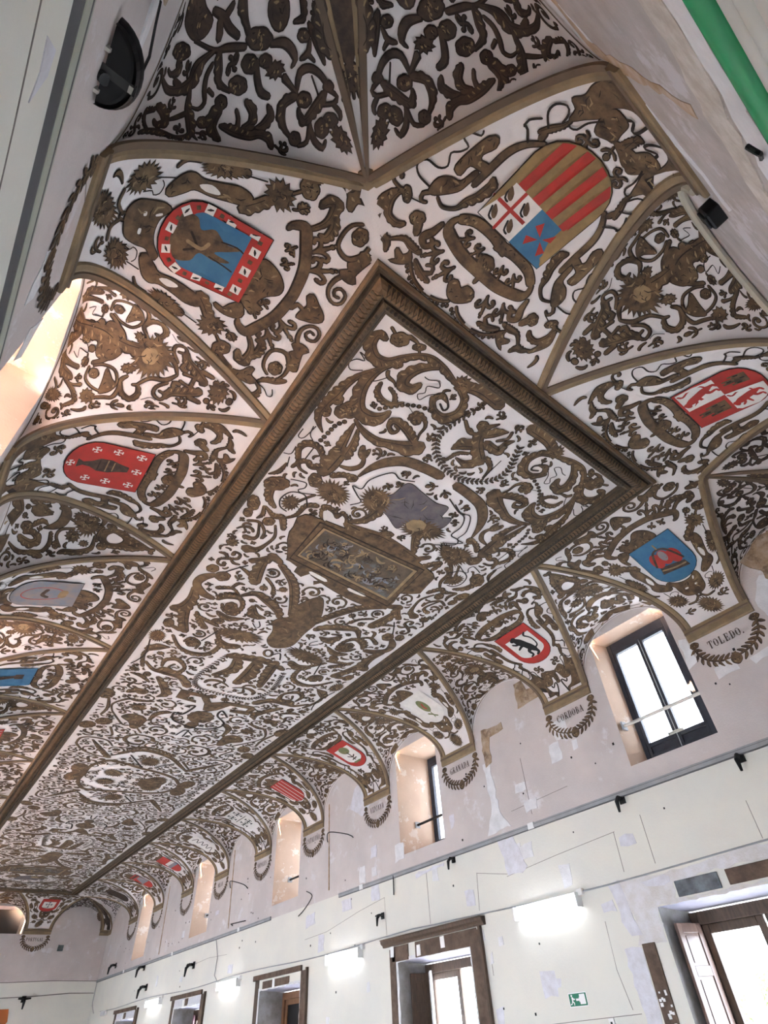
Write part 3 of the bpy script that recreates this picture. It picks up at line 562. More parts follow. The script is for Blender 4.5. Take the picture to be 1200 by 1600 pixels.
# ------------------------------------------------------------------ doorways
def leaf_panel(mb,x0,x1,z0,z1,t,y=0):  # leaf in local x (width), y thickness
    mb.box(x0,x1,y-t/2,y+t/2,z0,z1)
def door(c,n,lab,style):
    e=empty('door_%d'%n,(0,0,0)); tag(e,lab,'doorway',kind='structure',group='doorways of the long wall')
    w=wr; D=.62
    def fr(name,m,*boxes,parent=e,bev=.006):
        mb=MB()
        for b in boxes: w.box(mb,*b)
        return mb.build(name,m,parent,bev=bev)
    a,b=c-.89,c+.89; zt=2.50
    mfr={0:MWOOD,1:MWOOD,2:mat('orange_brown_frame',(.20,.10,.05),.5,(.14,.07,.04),5),3:MWOOD,4:MWOOD}[style]
    fr('door_frame',mfr,(a,a+.10,0,zt,D-.04,D+.08),(b-.10,b,0,zt,D-.04,D+.08),(a+.1,b-.1,zt-.14,zt,D-.04,D+.08))
    for s,(p,q) in enumerate(((a+.1,c-.01),(c+.01,b-.1))):
        if style==1 and s==0: continue
        o=fr('glazed_leaf',mfr,(p,p+.09,0,zt-.14,D,D+.05),(q-.09,q,0,zt-.14,D,D+.05),(p+.09,q-.09,zt-.24,zt-.14,D,D+.05),(p+.09,q-.09,0,.5,D+.01,D+.04),(p+.09,q-.09,1.55,1.6,D,D+.05) if style==2 else (p+.09,q-.09,.5,.6,D,D+.05))
        g=MB(); w.box(g,p+.09,q-.09,.5,zt-.24,D+.02,D+.026); g.build('glass_pane',MGL if not (style==2 and s==1) else MBLK,o)
    # inner shutter folded against the far reveal
    def shutter(u0,d0,u1,d1,m,z0=.05,z1=2.38):
        P0=Vector(w.p(u0,0,d0)); P1=Vector(w.p(u1,0,d1)); t=(P1-P0); Lw=t.length; t.normalize(); nrm=Vector((-t.y,t.x,0)); M=Matrix((t,nrm,Vector((0,0,1)))).transposed().to_4x4(); M.translation=P0
        mb=MB(); st=.085
        for bb in ((0,st,z0,z1),(Lw-st,Lw,z0,z1),(st,Lw-st,z1-.1,z1),(st,Lw-st,z0,z0+.15),(st,Lw-st,1.85,1.95),(st,Lw-st,.85,.97)): mb.box(bb[0],bb[1],-.02,.02,bb[2],bb[3])
        sh=mb.build('shutter_leaf',m,e,bev=.004); sh.matrix_world=M
        for za,zb in ((z0+.15,.85),(.97,1.85),(1.95,z1-.1)):
            pb=MB().box(st,Lw-st,-.008,.008,za,zb); pb.box(st+.03,Lw-st-.03,-.015,.015,za+.03,zb-.03); q=pb.build('shutter_panel',m,sh,bev=.003)
        return sh
    if style==0: shutter(c+.86,.12,c+.80,.58,MSHUT)
    if style==1:
        shutter(c+.80,.60,c+.42,.30,MSW); shutter(c+.86,.2,c+.84,.6,MWOOD)
        fr('white_lining',MWPL,(a+.10,a+.14,0,zt-.14,D-.05,D+.02),(b-.14,b-.10,0,zt-.14,D-.05,D+.02))
        shutter(c-.80,.60,c-.84,.1,MWOOD)
    if style in (3,4): shutter(c+.80,.6,c+.45,.42,mat('violet_brown_shutter',(.14,.07,.08),.4))
    # surrounds
    hw=1.25
    if style==0:
        fr('header_board',mat('blue_grey_metal_sheet',(.16,.19,.22),.4,(.05,.05,.055),6,5),(3.37,3.93,2.61,2.78,-.02,0)); 
        fr('header_board',MWOODB,(2.1,3.27,2.62,2.78,-.02,0)); j=fr('jamb_board',MWOODB,(4.44,4.62,0,2.22,-.02,0))
        mb=MB(); rr=random.Random(3)
        for i in range(26): u=4.46+rr.random()*.13; z=.9+rr.random()*.85; r=.008+rr.random()*.01; w.box(mb,u-r,u+r,z-r,z+r,-.026,-.019)
        mb.build('plaster_spots',MSW,j)
    else:
        if style==1:
            mb=MB(); prof=[(0,2.80),(-.05,2.80),(-.06,2.83),(-.10,2.86),(-.11,2.90),(-.13,2.92),(0,2.92)]
            L_=[[w.p(u,z,d) for d,z in prof] for u in (7.26,9.95)]; mb.grid(L_); mb.poly(L_[0]); mb.poly(L_[1]); mb.build('cornice',MWOOD,e)
        else: fr('lintel_board',MWOODB,(c-hw+.25,c+hw,2.76,2.86,-.05,0))
        hb=fr('header_board',MWOODB,*( [(c-.95-.2,c+.42,2.56,2.79,-.02,0),(c+.62,c+1.1,2.56,2.79,-.02,0)] if style==1 else [(c-.45,c+.8,2.58,2.72,-.02,0)] if style==2 else [(c-.05,c+.15,2.58,2.74,-.02,0)]))
        fr('jamb_board',MWOODB,(c-hw,c-.98,1.0 if style==1 else 0,2.76,-.03,0),(c-hw+.02,c-1.0,0,1.0,-.02,0)); fr('jamb_board',MWOODB if style==1 else MWOOD,(c+.99,c+hw-.08,0,2.76,-.02,0))
        fr('edge_bead',MWOOD,(c-hw-.02,c-hw+.03,1.1 if style==1 else 0,2.8,-.06,0))
        for u,z in (((c-.32,2.70),(c+.32,2.66),(c+1.08,2.72),(c-1.1,2.2)) if style==1 else ((c+.25,2.65),)): patch('R','plaster_patch',MSW,[(u-.05,z-.08),(u+.05,z-.08),(u+.05,z+.08),(u-.05,z+.08)],th=.025,rough=.008,parent=e)
        # chipped white edge of the opening
        patch('R','chipped_edge',MWP,[(c-.99,2.6),(c-.99,0),(c-.945,0),(c-.945,2.555),(c+.945,2.555),(c+.945,0),(c+.99,0),(c+1.0,2.6)],th=.012,rough=.012,parent=e)
        if style>=3: patch('R','plaster_patch',MPALE,[(c-.95,2.58),(c-.05,2.58),(c-.05,2.75),(c-.95,2.75)],th=.005,parent=e); patch('R','plaster_patch',MPALE,[(c+.15,2.58),(c+.98,2.58),(c+.98,2.75),(c+.15,2.75)],th=.005,parent=e)
for i,(c,l) in enumerate(zip(DOORY,['first doorway at the right edge, brown shutter and bare scraped surround','second doorway with dark moulded cornice and white open leaf','third doorway with orange brown glazed frame and dark glass','fourth doorway with dark surround and violet shutter','fifth doorway, smallest, near the far corner'])): door(c,i+1,l,i)
# far wall: orange banner corner, small blue plate
o=MB().poly([wf.p(-1.5,3.22,-.03),wf.p(1.3,3.22,-.03),wf.p(1.38,2.86,-.03),wf.p(1.2,2.6,-.03),wf.p(-1.5,2.6,-.03)]).poly([wf.p(-1.5,3.22,-.01),wf.p(1.3,3.22,-.01),wf.p(1.38,2.86,-.01),wf.p(1.2,2.6,-.01),wf.p(-1.5,2.6,-.01)]).build('banner',MORNG); tag(o,'orange banner cut off at the lower left picture edge','banner')
o=MB(); wf.box(o,2.35,2.55,4.95,5.15,-.03,0); o=o.build('vent_grille',mat('teal_grey_grille',(.14,.2,.22),.5)); tag(o,'small teal grey vent grille on the far end wall right of PORTUGAL','vent')
mb=MB()
for i in range(6): wf.box(mb,2.36,2.54,4.97+i*.03,4.98+i*.03,-.04,-.03)
mb.build('slats',MMET,o)
# ------------------------------------------------------------------ tree outside the first doorway
t=empty('tree',(12.5,6.6,-2.0)); tag(t,'pale green leafy tree seen through the first doorway','tree')
MB().tube([(0,0,0),(.1,0,1.5),(-.05,.1,2.6)],[.2,.15,.1],8).build('trunk',MRAW,t)
mb=MB(); rr=random.Random(4)
for i in range(5200):
    a=rr.random()*6.28; b=math.acos(rr.uniform(-1,1)); q=rr.random()**.4; p=Vector((1.3*q*sin(b)*cos(a),1.9*q*sin(b)*sin(a),2.75+1.35*q*cos(b))); s=.05+.05*rr.random()
    u=Vector((rr.gauss(0,1),rr.gauss(0,1),rr.gauss(0,1))).normalized(); v=u.cross(Vector((.3,.5,.8))).normalized()
    mb.quad(p-u*s,p+v*s*.5,p+u*s,p-v*s*.5)
tag(mb.build('foliage',mat('leaf_green',(.055,.11,.05),.6,(.09,.15,.08),3),t),kind='stuff')
# ------------------------------------------------------------------ drawing planes laid on the vault
from math import radians, asin
ARC=2.37
class PanelP:
    def __init__(s,P,flip=1): s.P=P; s.f=flip
    def map(s,x,y,n=0): return s.P.pt(s.f*x,max(0,min(1.0,y/ARC)),n)
    def ok(s,x,y,m=.0): return s.P.inside(s.f*x,y/ARC,m) and sin(max(0,y/ARC)*pi/2)>=s.P.t0
    def clampq(s,q): return [max(-2.2,min(2.2,q[0])),max(0,min(ARC,q[1]))]
class PanelU:
    def __init__(s,L,flip=1): s.L=L; s.f=flip; s.h=abs(L.s1-L.s0)/2; s.th0=asin(L.t0)
    def hw(s,v):
        t=sin(lerp(s.th0,pi/2,v)); k=(t-s.L.t0)/(1-s.L.t0); q=(1-sqrt(max(0,1-t*t))); return max(.004,1.1*hypot(s.h*k,.825*q))
    def map(s,x,y,n=0):
        v=max(0,min(1,y/ARC)); return s.L.pt(s.f*x/s.hw(v),v,n)
    def ok(s,x,y,m=0): return 0<y<ARC*.92 and abs(x)<s.hw(y/ARC)-m-.03
    def clampq(s,q):
        q[1]=max(.01,min(ARC,q[1])); h=s.hw(q[1]/ARC); return [max(-h,min(h,q[0])),q[1]]
class PanelF:
    def map(s,x,y,n=0): return Vector((x,y,ZC-n))
    def ok(s,x,y,m=0): return abs(x)<A_-FI-m and Y0+FI+m<y<Y1-FI-m
    def clampq(s,q): return q
class PanelD:
    """corner spandrel, q along the diagonal from the corner star, p across it"""
    def __init__(s,sx,sy): s.sx=sx; s.sy=sy; s.wx=(W_-A_) if sx>0 else (WL-A_)
    def map(s,p,q,n=0):
        t=TD+(q/sqrt(s.wx**2+OFF**2)); d=p/sqrt(2)
        X=s.sx*(A_+t*s.wx)+s.sx*d; Y=(Y0-t*OFF+d) if s.sy<0 else (Y1+t*OFF-d)
        tx=(abs(X)-A_)/s.wx; ty=(Y0-Y)/OFF if s.sy<0 else (Y-Y1)/OFF; tt=max(tx,ty)
        z=ZC-drop(min(.999,tt)); c=sqrt(max(.02,1-tt*tt))
        k=n*.7
        return Vector((X-s.sx*k*tt,Y+(k*tt if s.sy<0 else -k*tt),z-k*(.5+c)))
    def ok(s,p,q,m=0): return 0<q<2.3 and abs(p)<.19*q-m
# ------------------------------------------------------------------ painter: flat paint shapes laid on a panel
PM=[MPD,MPB,MPG,MPR,MPBL,MPW,MPK,MPGN,MPLV,MPGB,MLAND,MDRAPE]
CI={'d':0,'':1,'o':2,'r':3,'b':4,'w':5,'k':6,'g':7,'l':8,'X':9,'x':10,'z':11}
class Art:
    """list of flat shapes in panel metres: (kind, colour, points)"""
    def __init__(s): s.sh=[]; s.name='painted_scrollwork'
    def add(s,kind,col,pts,**k): s.sh.append((s.name,kind,col,pts,k))
    def stroke(s,col,P,step=.03,outline=True):
        P=[(p[0],p[1],abs(p[2])*(.8 if abs(p[2])>.03 else .9)) for p in P]; wm=max(abs(p[2]) for p in P); sc=outline and wm>.04 and len(P)>2 and col in ('','l')
        if sc:
            step=max(.012,wm*.2); W=sorted(abs(p[2]) for p in P[1:-1]) or [wm]; sc=W[-1]/W[len(W)//2]>1.12 or len(P)<=4
        s.add('S',col,cr([(p[0],p[1],abs(p[2])) for p in P],step),o=outline,sc=sc)
    def blob(s,col,P,smooth=True,step=.035,outline=True): s.nb=getattr(s,'nb',0)+1; kw={'h':1+.22*min(s.nb%99,12)} if s.name=='painted_landscape_panel' else {}; s.add('F',col,cr(P,step,True) if smooth else list(P),o=outline and col in ('','l','X','z'),sm=smooth,**kw)
    def ell(s,col,cx,cy,v1,v2,mode='B',k=None,seed=0):
        v1=(v1[0]*.9,v1[1]*.9); v2=(v2[0]*.9,v2[1]*.9); R_=max(hypot(*v1),hypot(*v2)); rn=random.Random(int(cx*977+cy*131)+seed); P=[]
        if mode=='B':
            m=k or max(6,min(12,int(R_*60))); N=m*5; ph=rn.random()*6
            for i in range(N):
                a=2*pi*i/N; q=.93+.11*abs(sin(m*a/2+ph)); P.append((cx+v1[0]*cos(a)*q+v2[0]*sin(a)*q,cy+v1[1]*cos(a)*q+v2[1]*sin(a)*q))
        else:
            m=max(10,min(26,int(R_*150))); N=m*2
            for i in range(N):
                a=2*pi*(i+ (.35 if i%2 else 0))/N; q=(1.12+.2*rn.random()) if i%2 else .84; P.append((cx+v1[0]*cos(a)*q+v2[0]*sin(a)*q,cy+v1[1]*cos(a)*q+v2[1]*sin(a)*q))
        kw={'h':4.2+.1*(int(cx*100)%7)} if s.name=='painted_landscape_panel' and col else {}
        s.add('F',col,P,o=not kw,sm=False,**kw)
        if R_>.045 and col in ('','l'):
            for _ in range(int(min(9,3+R_*40))):
                a=rn.random()*6.28; q=rn.random()*.6; x=cx+v1[0]*cos(a)*q+v2[0]*sin(a)*q; y=cy+v1[1]*cos(a)*q+v2[1]*sin(a)*q; b=rn.random()*6.28; l=R_*.28
                s.add('S',rn.choice('ddo'),[(x,y,.004),(x+l*.5*cos(b),y+l*.5*sin(b),.009),(x+l*cos(b+.6),y+l*sin(b+.6),.004)],o=False)
    def fleuron(s,x,y,size,dx,dy):
        l=hypot(dx,dy) or 1; dx,dy=dx/l,dy/l; r=size*.5
        def T(a,b,w): return (x+r*(a*dx-b*dy),y+r*(a*dy+b*dx),w*r)
        for e in (1,-1):
            s.stroke('',[T(-.6,0,.2),T(0,.2*e,.26),T(.3,.7*e,.28),T(-.05,.95*e,.3),T(-.3,.7*e,.34)],.02)
        s.stroke('',[T(-.8,0,.2),T(.2,0,.3),T(.9,0,.14)],.02)
        for a,q in ((.95,.17),(1.25,.1)): s.ell('',*T(a,0,0)[:2],(r*q,0),(0,r*q),'B',6)
    def parse(s,txt,dx=0):
        for ln in txt.split('\n'):
            if not ln: continue
            if ln[0]=='#': s.name=ln[1:]; continue
            mir=ln[0]=='*'; t=ln.lstrip('*').split(); k=t[0][0]; col=t[0][2:]; v=[int(q)/1000 for q in t[1:]]
            for f in ((1,-1) if mir else (1,)):
                X=lambda x: f*(x-dx)
                if k=='S' and mir and abs(v[0]-dx)<.11 and len(v)>9 and v[2]>.05:
                    if f==1: H=[(v[i]-dx,v[i+1],v[i+2]) for i in range(0,len(v),3)]; s.stroke(col,[(-a,b,c) for a,b,c in H[::-1]]+H)
                elif k=='S': s.stroke(col,[(X(v[i]),v[i+1],v[i+2]) for i in range(0,len(v),3)])
                elif k=='K': s.fleuron(X(v[0]),v[1],v[2],X(v[0])*1.3,v[1]-.78)
                elif k=='F': s.blob(col,[(X(v[i]),v[i+1]) for i in range(0,len(v),2)])
                elif k=='P' and s.name=='painted_basket': s.blob(col,[(X(v[i]),v[i+1]) for i in range(0,len(v),2)],False)
                elif k=='P': s.blob(col,[(X(v[i]),v[i+1]) for i in range(0,len(v),2)],False)
                elif k=='T': s.add('S',col or 'd',(list if s.name=='painted_landscape_panel' else lambda q:cr(q,.03))([(X(v[i]),v[i+1],v[0]) for i in range(1,len(v),2)]),o=False)
                elif k in 'BJ': s.ell(col,X(v[0]),v[1],(f*v[2],v[3]),(f*v[4],v[5]),k)
                elif k=='O':
                    P=[(X(v[0])+f*v[2]*cos(a)+f*v[4]*sin(a),v[1]+v[3]*cos(a)+v[5]*sin(a),v[6]) for a in [2*pi*i/10 for i in range(11)]]; s.stroke(col,P)
                elif k=='N':
                    n=int(v[0]*1000); P=cr([(X(v[i]),v[i+1]) for i in range(2,len(v),2)],.01); m=len(P)
                    s.add('S','d',[(p[0],p[1],.006) for p in P[::3]],o=False)
                    for i in range(n):
                        p=P[int((i+.5)*m/n)]; s.ell('',p[0],p[1],(v[1]*1.3,0),(0,v[1]*1.3),'B',6)
                elif k=='W':
                    P=cr([(X(v[i]),v[i+1]) for i in range(0,len(v),2)],.02); s.add('S','d',[(p[0],p[1],.009) for p in P],o=False); s.leafrow(P,.055)
    def leafrow(s,P,l,gap=.045):
        acc=0
        for a,b in zip(P,P[1:]):
            d=hypot(b[0]-a[0],b[1]-a[1]); acc+=d
            if acc<gap or d<1e-6: continue
            acc=0; ux,uy=(b[0]-a[0])/d,(b[1]-a[1])/d
            for e in (1,-1):
                vx,vy=ux*.6-uy*.8*e,uy*.6+ux*.8*e
                s.add('S','',[(a[0],a[1],.006),(a[0]+vx*l*.5,a[1]+vy*l*.5,l*.32),(a[0]+vx*l,a[1]+vy*l,.004)],o=True)
# filler motifs, unit radius
def motif(A,kind,x,y,r,rot,fl,body=''):
    c,s_=cos(rot),sin(rot)
    def T(a,b,w=0): b=b*fl; return (x+r*(a*c-b*s_),y+r*(a*s_+b*c),max(w*r,.009))
    st=max(.022,r*.14)
    if kind==0:      # curled scroll with side leaves
        P=[]
        for k in range(11):
            a=-2.6+k*.62; q=.86*(1-(k/11)**1.2)+.04; P.append(T(q*cos(a),q*sin(a),(.10,.17,.22,.24,.22,.19,.16,.14,.12,.12,.12)[k]))
        A.stroke(body,P,st); A.ell(body,*T(.02,.02)[:2],(r*.2,0),(0,r*.2),'B',7)
        A.stroke(body,[T(-.74,-.45,.10),T(-.95,-.1,.2),T(-.8,.25,.26),T(-.98,.5,.1)],st)
        A.stroke(body,[T(.5,-.72,.10),T(.85,-.75,.22),T(.98,-.45,.1)],st)
        A.stroke(body,[T(.72,.5,.08),T(.62,.85,.24),T(.3,.98,.1)],st)
    elif kind==1:    # lobed acanthus leaf
        A.stroke(body,[T(-.98,-.15,.07),T(-.6,.0,.12),T(-.3,.0,.14)],st)
        P=[T(a,b)[:2] for a,b in ((-.45,-.05),(-.35,-.4),(-.1,-.62),(-.02,-.4),(.2,-.68),(.35,-.66),(.36,-.36),(.62,-.48),(.74,-.36),(.6,-.14),(.95,.0),(.6,.14),(.72,.36),(.6,.46),(.36,.32),(.34,.62),(.16,.64),(.0,.36),(-.12,.56),(-.35,.36))]
        A.add('F',body,cr(P,max(.02,r*.2),True),o=True,sm=True)
        A.add('S','d',[T(-.3,0,.03),T(.2,0,.04),T(.7,0,.02)],o=False)
    elif kind==2:    # pair of commas on a stem
        A.stroke(body,[T(-.95,-.5,.06),T(-.5,.0,.2),T(.1,.25,.36),T(.62,.1,.34),T(.8,-.25,.2)],st)
        A.stroke(body,[T(-.5,-.05,.08),T(-.5,.5,.18),T(-.15,.8,.26),T(.2,.72,.2)],st)
        A.stroke(body,[T(-.3,-.05,.08),T(.05,-.5,.22),T(-.1,-.85,.2)],st)
        A.ell(body,*T(.45,-.62)[:2],(r*.16,0),(0,r*.16),'B',6)
    elif kind==3:    # bud with two leaves
        A.ell(body,*T(.4,0)[:2],(r*.42*c,r*.42*s_),(-r*.3*s_,r*.3*c),'B')
        A.stroke(body,[T(-.95,0,.07),T(-.3,0,.12),T(.1,0,.16)],st)
        for e in (1,-1): A.stroke(body,[T(-.5,0,.08),T(-.25,.45*e,.26),T(.15,.75*e,.14)],st)
    elif kind==4:    # rosette in a ring
        P=[T(.78*cos(a),.78*sin(a),.16) for a in [-2.4+.5*k for k in range(11)]]; A.stroke(body,P,st)
        A.ell(body,*T(0,0)[:2],(r*.42,0),(0,r*.42),'J' if r>.1 else 'B')
    elif kind==5:    # small comma
        A.stroke(body,[T(-.9,-.35,.08),T(-.2,.15,.5),T(.5,.25,.55),T(.9,-.1,.2)],st)
    elif kind==6:    # ribbon
        A.add('S','d',cr([T(-.9,.2,.05),T(-.5,-.35,.06),T(-.1,.35,.06),T(.3,-.3,.06),T(.6,.3,.06),T(.95,-.1,.04)],.03),o=False)
    elif kind==7:    # S scroll
        A.stroke(body,[T(-.5,-.3,.3),T(-.75,-.55,.22),T(-.95,-.2,.16),T(-.6,.15,.2),T(0,.0,.26),T(.55,-.2,.22),T(.93,.15,.16),T(.72,.52,.2),T(.45,.3,.3)],st)
        A.stroke(body,[T(-.1,.05,.08),T(.0,.5,.28),T(-.3,.8,.12)],st); A.stroke(body,[T(.1,-.05,.08),T(.1,-.55,.26),T(.4,-.8,.12)],st)
class Occ:
    def __init__(s,x0,x1,y0,y1,c=.02):
        s.x0,s.y0,s.c=x0,y0,c; s.nx=int((x1-x0)/c)+1; s.ny=int((y1-y0)/c)+1; s.g=[bytearray(s.nx) for _ in range(s.ny)]
    def disc(s,x,y,r):
        i0=int((x-s.x0)/s.c); j0=int((y-s.y0)/s.c); k=int(r/s.c+.6)
        for j in range(max(0,j0-k),min(s.ny,j0+k+1)):
            dj=j-j0; w=int(sqrt(max(0,k*k-dj*dj))); a=max(0,i0-w); b=min(s.nx,i0+w+1)
            if b>a: s.g[j][a:b]=b'\1'*(b-a)
    def free(s,x,y,r):
        i0=int((x-s.x0)/s.c); j0=int((y-s.y0)/s.c); k=int(r/s.c+.5)
        if i0<0 or j0<0 or i0>=s.nx or j0>=s.ny: return False
        for j in range(j0-k,j0+k+1):
            if j<0 or j>=s.ny: return False
            dj=j-j0; w=int(sqrt(max(0,k*k-dj*dj))); a=i0-w; b=i0+w+1
            if a<0 or b>s.nx: return False
            if 1 in s.g[j][a:b]: return False
        return True
    def art(s,A,pad=.0):
        for nm,k,col,P,o in A.sh:
            if k=='S':
                for p in P: s.disc(p[0],p[1],p[2]/2+pad)
            else:
                ys=[p[1] for p in P]; j0=max(0,int((min(ys)-s.y0)/s.c)); j1=min(s.ny-1,int((max(ys)-s.y0)/s.c)+1)
                for j in range(j0,j1+1):
                    y=s.y0+j*s.c; xs=[]
                    for (ax,ay),(bx,by) in zip([q[:2] for q in P],[q[:2] for q in P[1:]+P[:1]]):
                        if (ay<=y)!=(by<=y): xs.append(ax+(y-ay)/(by-ay)*(bx-ax))
                    xs.sort()
                    for a,b in zip(xs[::2],xs[1::2]):
                        i0=max(0,int((a-pad-s.x0)/s.c)); i1=min(s.nx,int((b+pad-s.x0)/s.c)+1)
                        if i1>i0: s.g[j][i0:i1]=b'\1'*(i1-i0)
def filler(A,occ,ok,sizes,rng,mirror=None,xr=None,yr=None,body='',kinds=None,gap=.006):
    x0,x1=xr; y0,y1=yr; area=(x1-x0)*(y1-y0)
    for r,dens in sizes:
        n=int(area/(r*r)*dens)
        for _ in range(n):
            x=x0+rng.random()*(x1-x0); y=y0+rng.random()*(y1-y0)
            if mirror is not None and x<mirror+r*.9: continue
            if not occ.free(x,y,r*.93) or not all(ok(x+r*cos(a),y+r*sin(a)) for a in (0,.8,1.57,2.36,3.14,3.93,4.71,5.5)): continue
            k=rng.choice((kinds or (0,0,0,7,7,4,1,2)) if r>.09 else (2,1,3,5,7,2) if r>.05 else (5,5,3,5)); rot=rng.random()*6.28; fl=rng.choice((1,-1))
            B=Art(); B.name=A.name; motif(B,k,x,y,r,rot,fl,body); occ.art(B,gap); A.sh+=B.sh
            if mirror is not None:
                for nm,kk,col,P,o in B.sh: A.sh.append((nm,kk,col,[(2*0-p[0],)+tuple(p[1:]) for p in P],o))
def offset_poly(P,d):
    n=len(P); a2=sum(P[i][0]*P[(i+1)%n][1]-P[(i+1)%n][0]*P[i][1] for i in range(n)); sg=1 if a2>0 else -1; out=[]
    for i in range(n):
        p,q=P[i-1],P[(i+1)%n]; tx,ty=q[0]-p[0],q[1]-p[1]; l=hypot(tx,ty) or 1
        out.append((P[i][0]+sg*ty/l*d,P[i][1]-sg*tx/l*d))
    return out
def geom(A,ow=.0095,grid=.13):
    """shapes -> per name: (verts with height, faces, material)"""
    res={}
    for si,(nm,k,col,P,o) in enumerate(A.sh):
        dz=(si*7%240)*.0035
        V,F,M=res.setdefault(nm,([],[],[])); m=CI[col]; hi=2 if (not o.get('o') ) else 1
        lob=None
        if k=='S' and o.get('sc'):
            wm=max(p[2] for p in P); per=max(.03,wm*.8); acc=0; turn=0; lob=[0]
            for i in range(1,len(P)):
                acc+=hypot(P[i][0]-P[i-1][0],P[i][1]-P[i-1][1]); lob.append(acc)
                if i>1: turn+=(P[i-1][0]-P[i-2][0])*(P[i][1]-P[i-1][1])-(P[i-1][1]-P[i-2][1])*(P[i][0]-P[i-1][0])
            sd=-1 if turn>0 else 1   # lobes on the outer side
            lob=[(abs(sin(pi*a/per))**.7-.35)*min(1,max(0,(P[i][2]-.3*wm)/(.3*wm))) for i,a in enumerate(lob)]
        def strip(P,ex,h,mi,sx=0,sy=0,cap=True):
            n=len(P)
            if n<2: return
            b=len(V); cnt=0
            for i in range(n):
                p=P[max(i-1,0)]; q=P[min(i+1,n-1)]; tx,ty=q[0]-p[0],q[1]-p[1]; l=hypot(tx,ty) or 1; tx/=l; ty/=l; w=P[i][2]/2+ex
                if i in (0,n-1) and cap:
                    e=-1 if i==0 else 1; cx,cy=P[i][0]+tx*w*.8*e,P[i][1]+ty*w*.8*e
                    if i==0:
                        V.append((cx-ty*w*.45+sx,cy+tx*w*.45+sy,h+dz)); V.append((cx+ty*w*.45+sx,cy-tx*w*.45+sy,h+dz)); cnt+=1
                w1=w2=w
                if lob and len(lob)==n:
                    if sd>0: w1=w*(1+.42*lob[i])
                    else: w2=w*(1+.42*lob[i])
                V.append((P[i][0]-ty*w1+sx,P[i][1]+tx*w1+sy,h+dz)); V.append((P[i][0]+ty*w2+sx,P[i][1]-tx*w2+sy,h+dz)); cnt+=1
                if i==n-1 and cap: V.append((cx-ty*w*.45+sx,cy+tx*w*.45+sy,h+dz)); V.append((cx+ty*w*.45+sx,cy-tx*w*.45+sy,h+dz)); cnt+=1
            for i in range(cnt-1): F.append((b+2*i,b+2*i+1,b+2*i+3,b+2*i+2)); M.append(mi)
        def fill(P,h,mi):
            P=[(p[0],p[1]) for p in P]; xs=[p[0] for p in P]; ys=[p[1] for p in P]; pts=[Vector(p) for p in P]; n=len(P)
            if max(xs)-min(xs)>grid*1.2 or max(ys)-min(ys)>grid*1.2:
                i=0
                x=min(xs)+grid*.5
                while x<max(xs):
                    y=min(ys)+grid*.5
                    while y<max(ys): pts.append(Vector((x,y))); y+=grid
                    x+=grid
            vo,eo,fo,*_=delaunay_2d_cdt(pts,[],[list(range(n))],1,1e-5)
            b=len(V); V.extend((p.x,p.y,h+dz) for p in vo)
            for f in fo: F.append(tuple(b+q for q in f)); M.append(mi)
        if k=='S':
            if o.get('o'):
                strip(P,ow,0,0,.005,.004); strip(P,0,1,m)
                wm=max(p[2] for p in P)
                if lob:
                    n=len(P); keep=lob; lob=None; N=[]
                    for i in range(2,n-2):
                        a,b=P[i-1],P[i+1]; tx,ty=b[0]-a[0],b[1]-a[1]; l=hypot(tx,ty) or 1; tx/=l; ty/=l; w=P[i][2]/2; nx,ny=-ty*sd,tx*sd
                        N.append((P[i][0]-nx*w*.35,P[i][1]-ny*w*.35,max(.004,w*.16)))
                        if keep[i]<-.2 and keep[i]<=keep[i-1] and keep[i]<keep[i+1] and w>.015:
                            q=[(P[i][0]+nx*w*c+tx*w*d,P[i][1]+ny*w*c+ty*w*d,e_) for c,d,e_ in ((.95,0,.010),(.45,-.25,.008),(-.1,-.75,.004))]
                            strip(q,0,2,0,cap=False)
                        elif keep[i]>.3 and keep[i]>=keep[i-1] and keep[i]>keep[i+1] and w>.025:
                            q=[(P[i][0]+nx*w*c+tx*w*d,P[i][1]+ny*w*c+ty*w*d,e_) for c,d,e_ in ((.95,0,.008),(.6,-.1,w*.35),(.15,-.45,.006))]
                            strip(q,0,2,2,cap=False)
                    if len(N)>2: strip(N,0,2,0,cap=False)
            else: strip(P,0,5.2 if nm=='painted_landscape_panel' else 2.35,m)
        else:
            if o.get('o') and col not in ('w','x'): fill(offset_poly(P,ow),0,0)
            if o.get('o') and not o.get('h') and col in ('','l','X','z') and len(P)>5:
                xs=[p[0] for p in P]; ys=[p[1] for p in P]; bw=max(xs)-min(xs); bh=max(ys)-min(ys)
                if min(bw,bh)>.07:
                    rn=random.Random(int(P[0][0]*1e4)+si)
                    def ins(x,y):
                        c=False
                        for i in range(len(P)):
                            a,b=P[i-1],P[i]
                            if (a[1]>y)!=(b[1]>y) and x<(b[0]-a[0])*(y-a[1])/(b[1]-a[1])+a[0]: c=not c
                        return c
                    for q in range(int(min(26,6+bw*bh*220))):
                        x=rn.uniform(min(xs),max(xs)); y=rn.uniform(min(ys),max(ys)); a=rn.random()*6.28; l=min(bw,bh)*rn.uniform(.14,.3); b=a+rn.uniform(-1,1)
                        Q=[(x,y,.004),(x+l*.5*cos(a),y+l*.5*sin(a),.010),(x+l*.5*(cos(a)+cos(b)),y+l*.5*(sin(a)+sin(b)),.003)]
                        if all(ins(u[0],u[1]) for u in Q):
                            strip([(u[0],u[1],u[2]*(1 if q%3 else 1.7)) for u in Q],0,2,0 if q%3 else 2,cap=False)
            fill(P,o.get('h',1 if col not in ('w','g','x','o','d') else 2 if col!='x' else 2.3),m)
    return res
def hgt(h): return .005+.0035*h
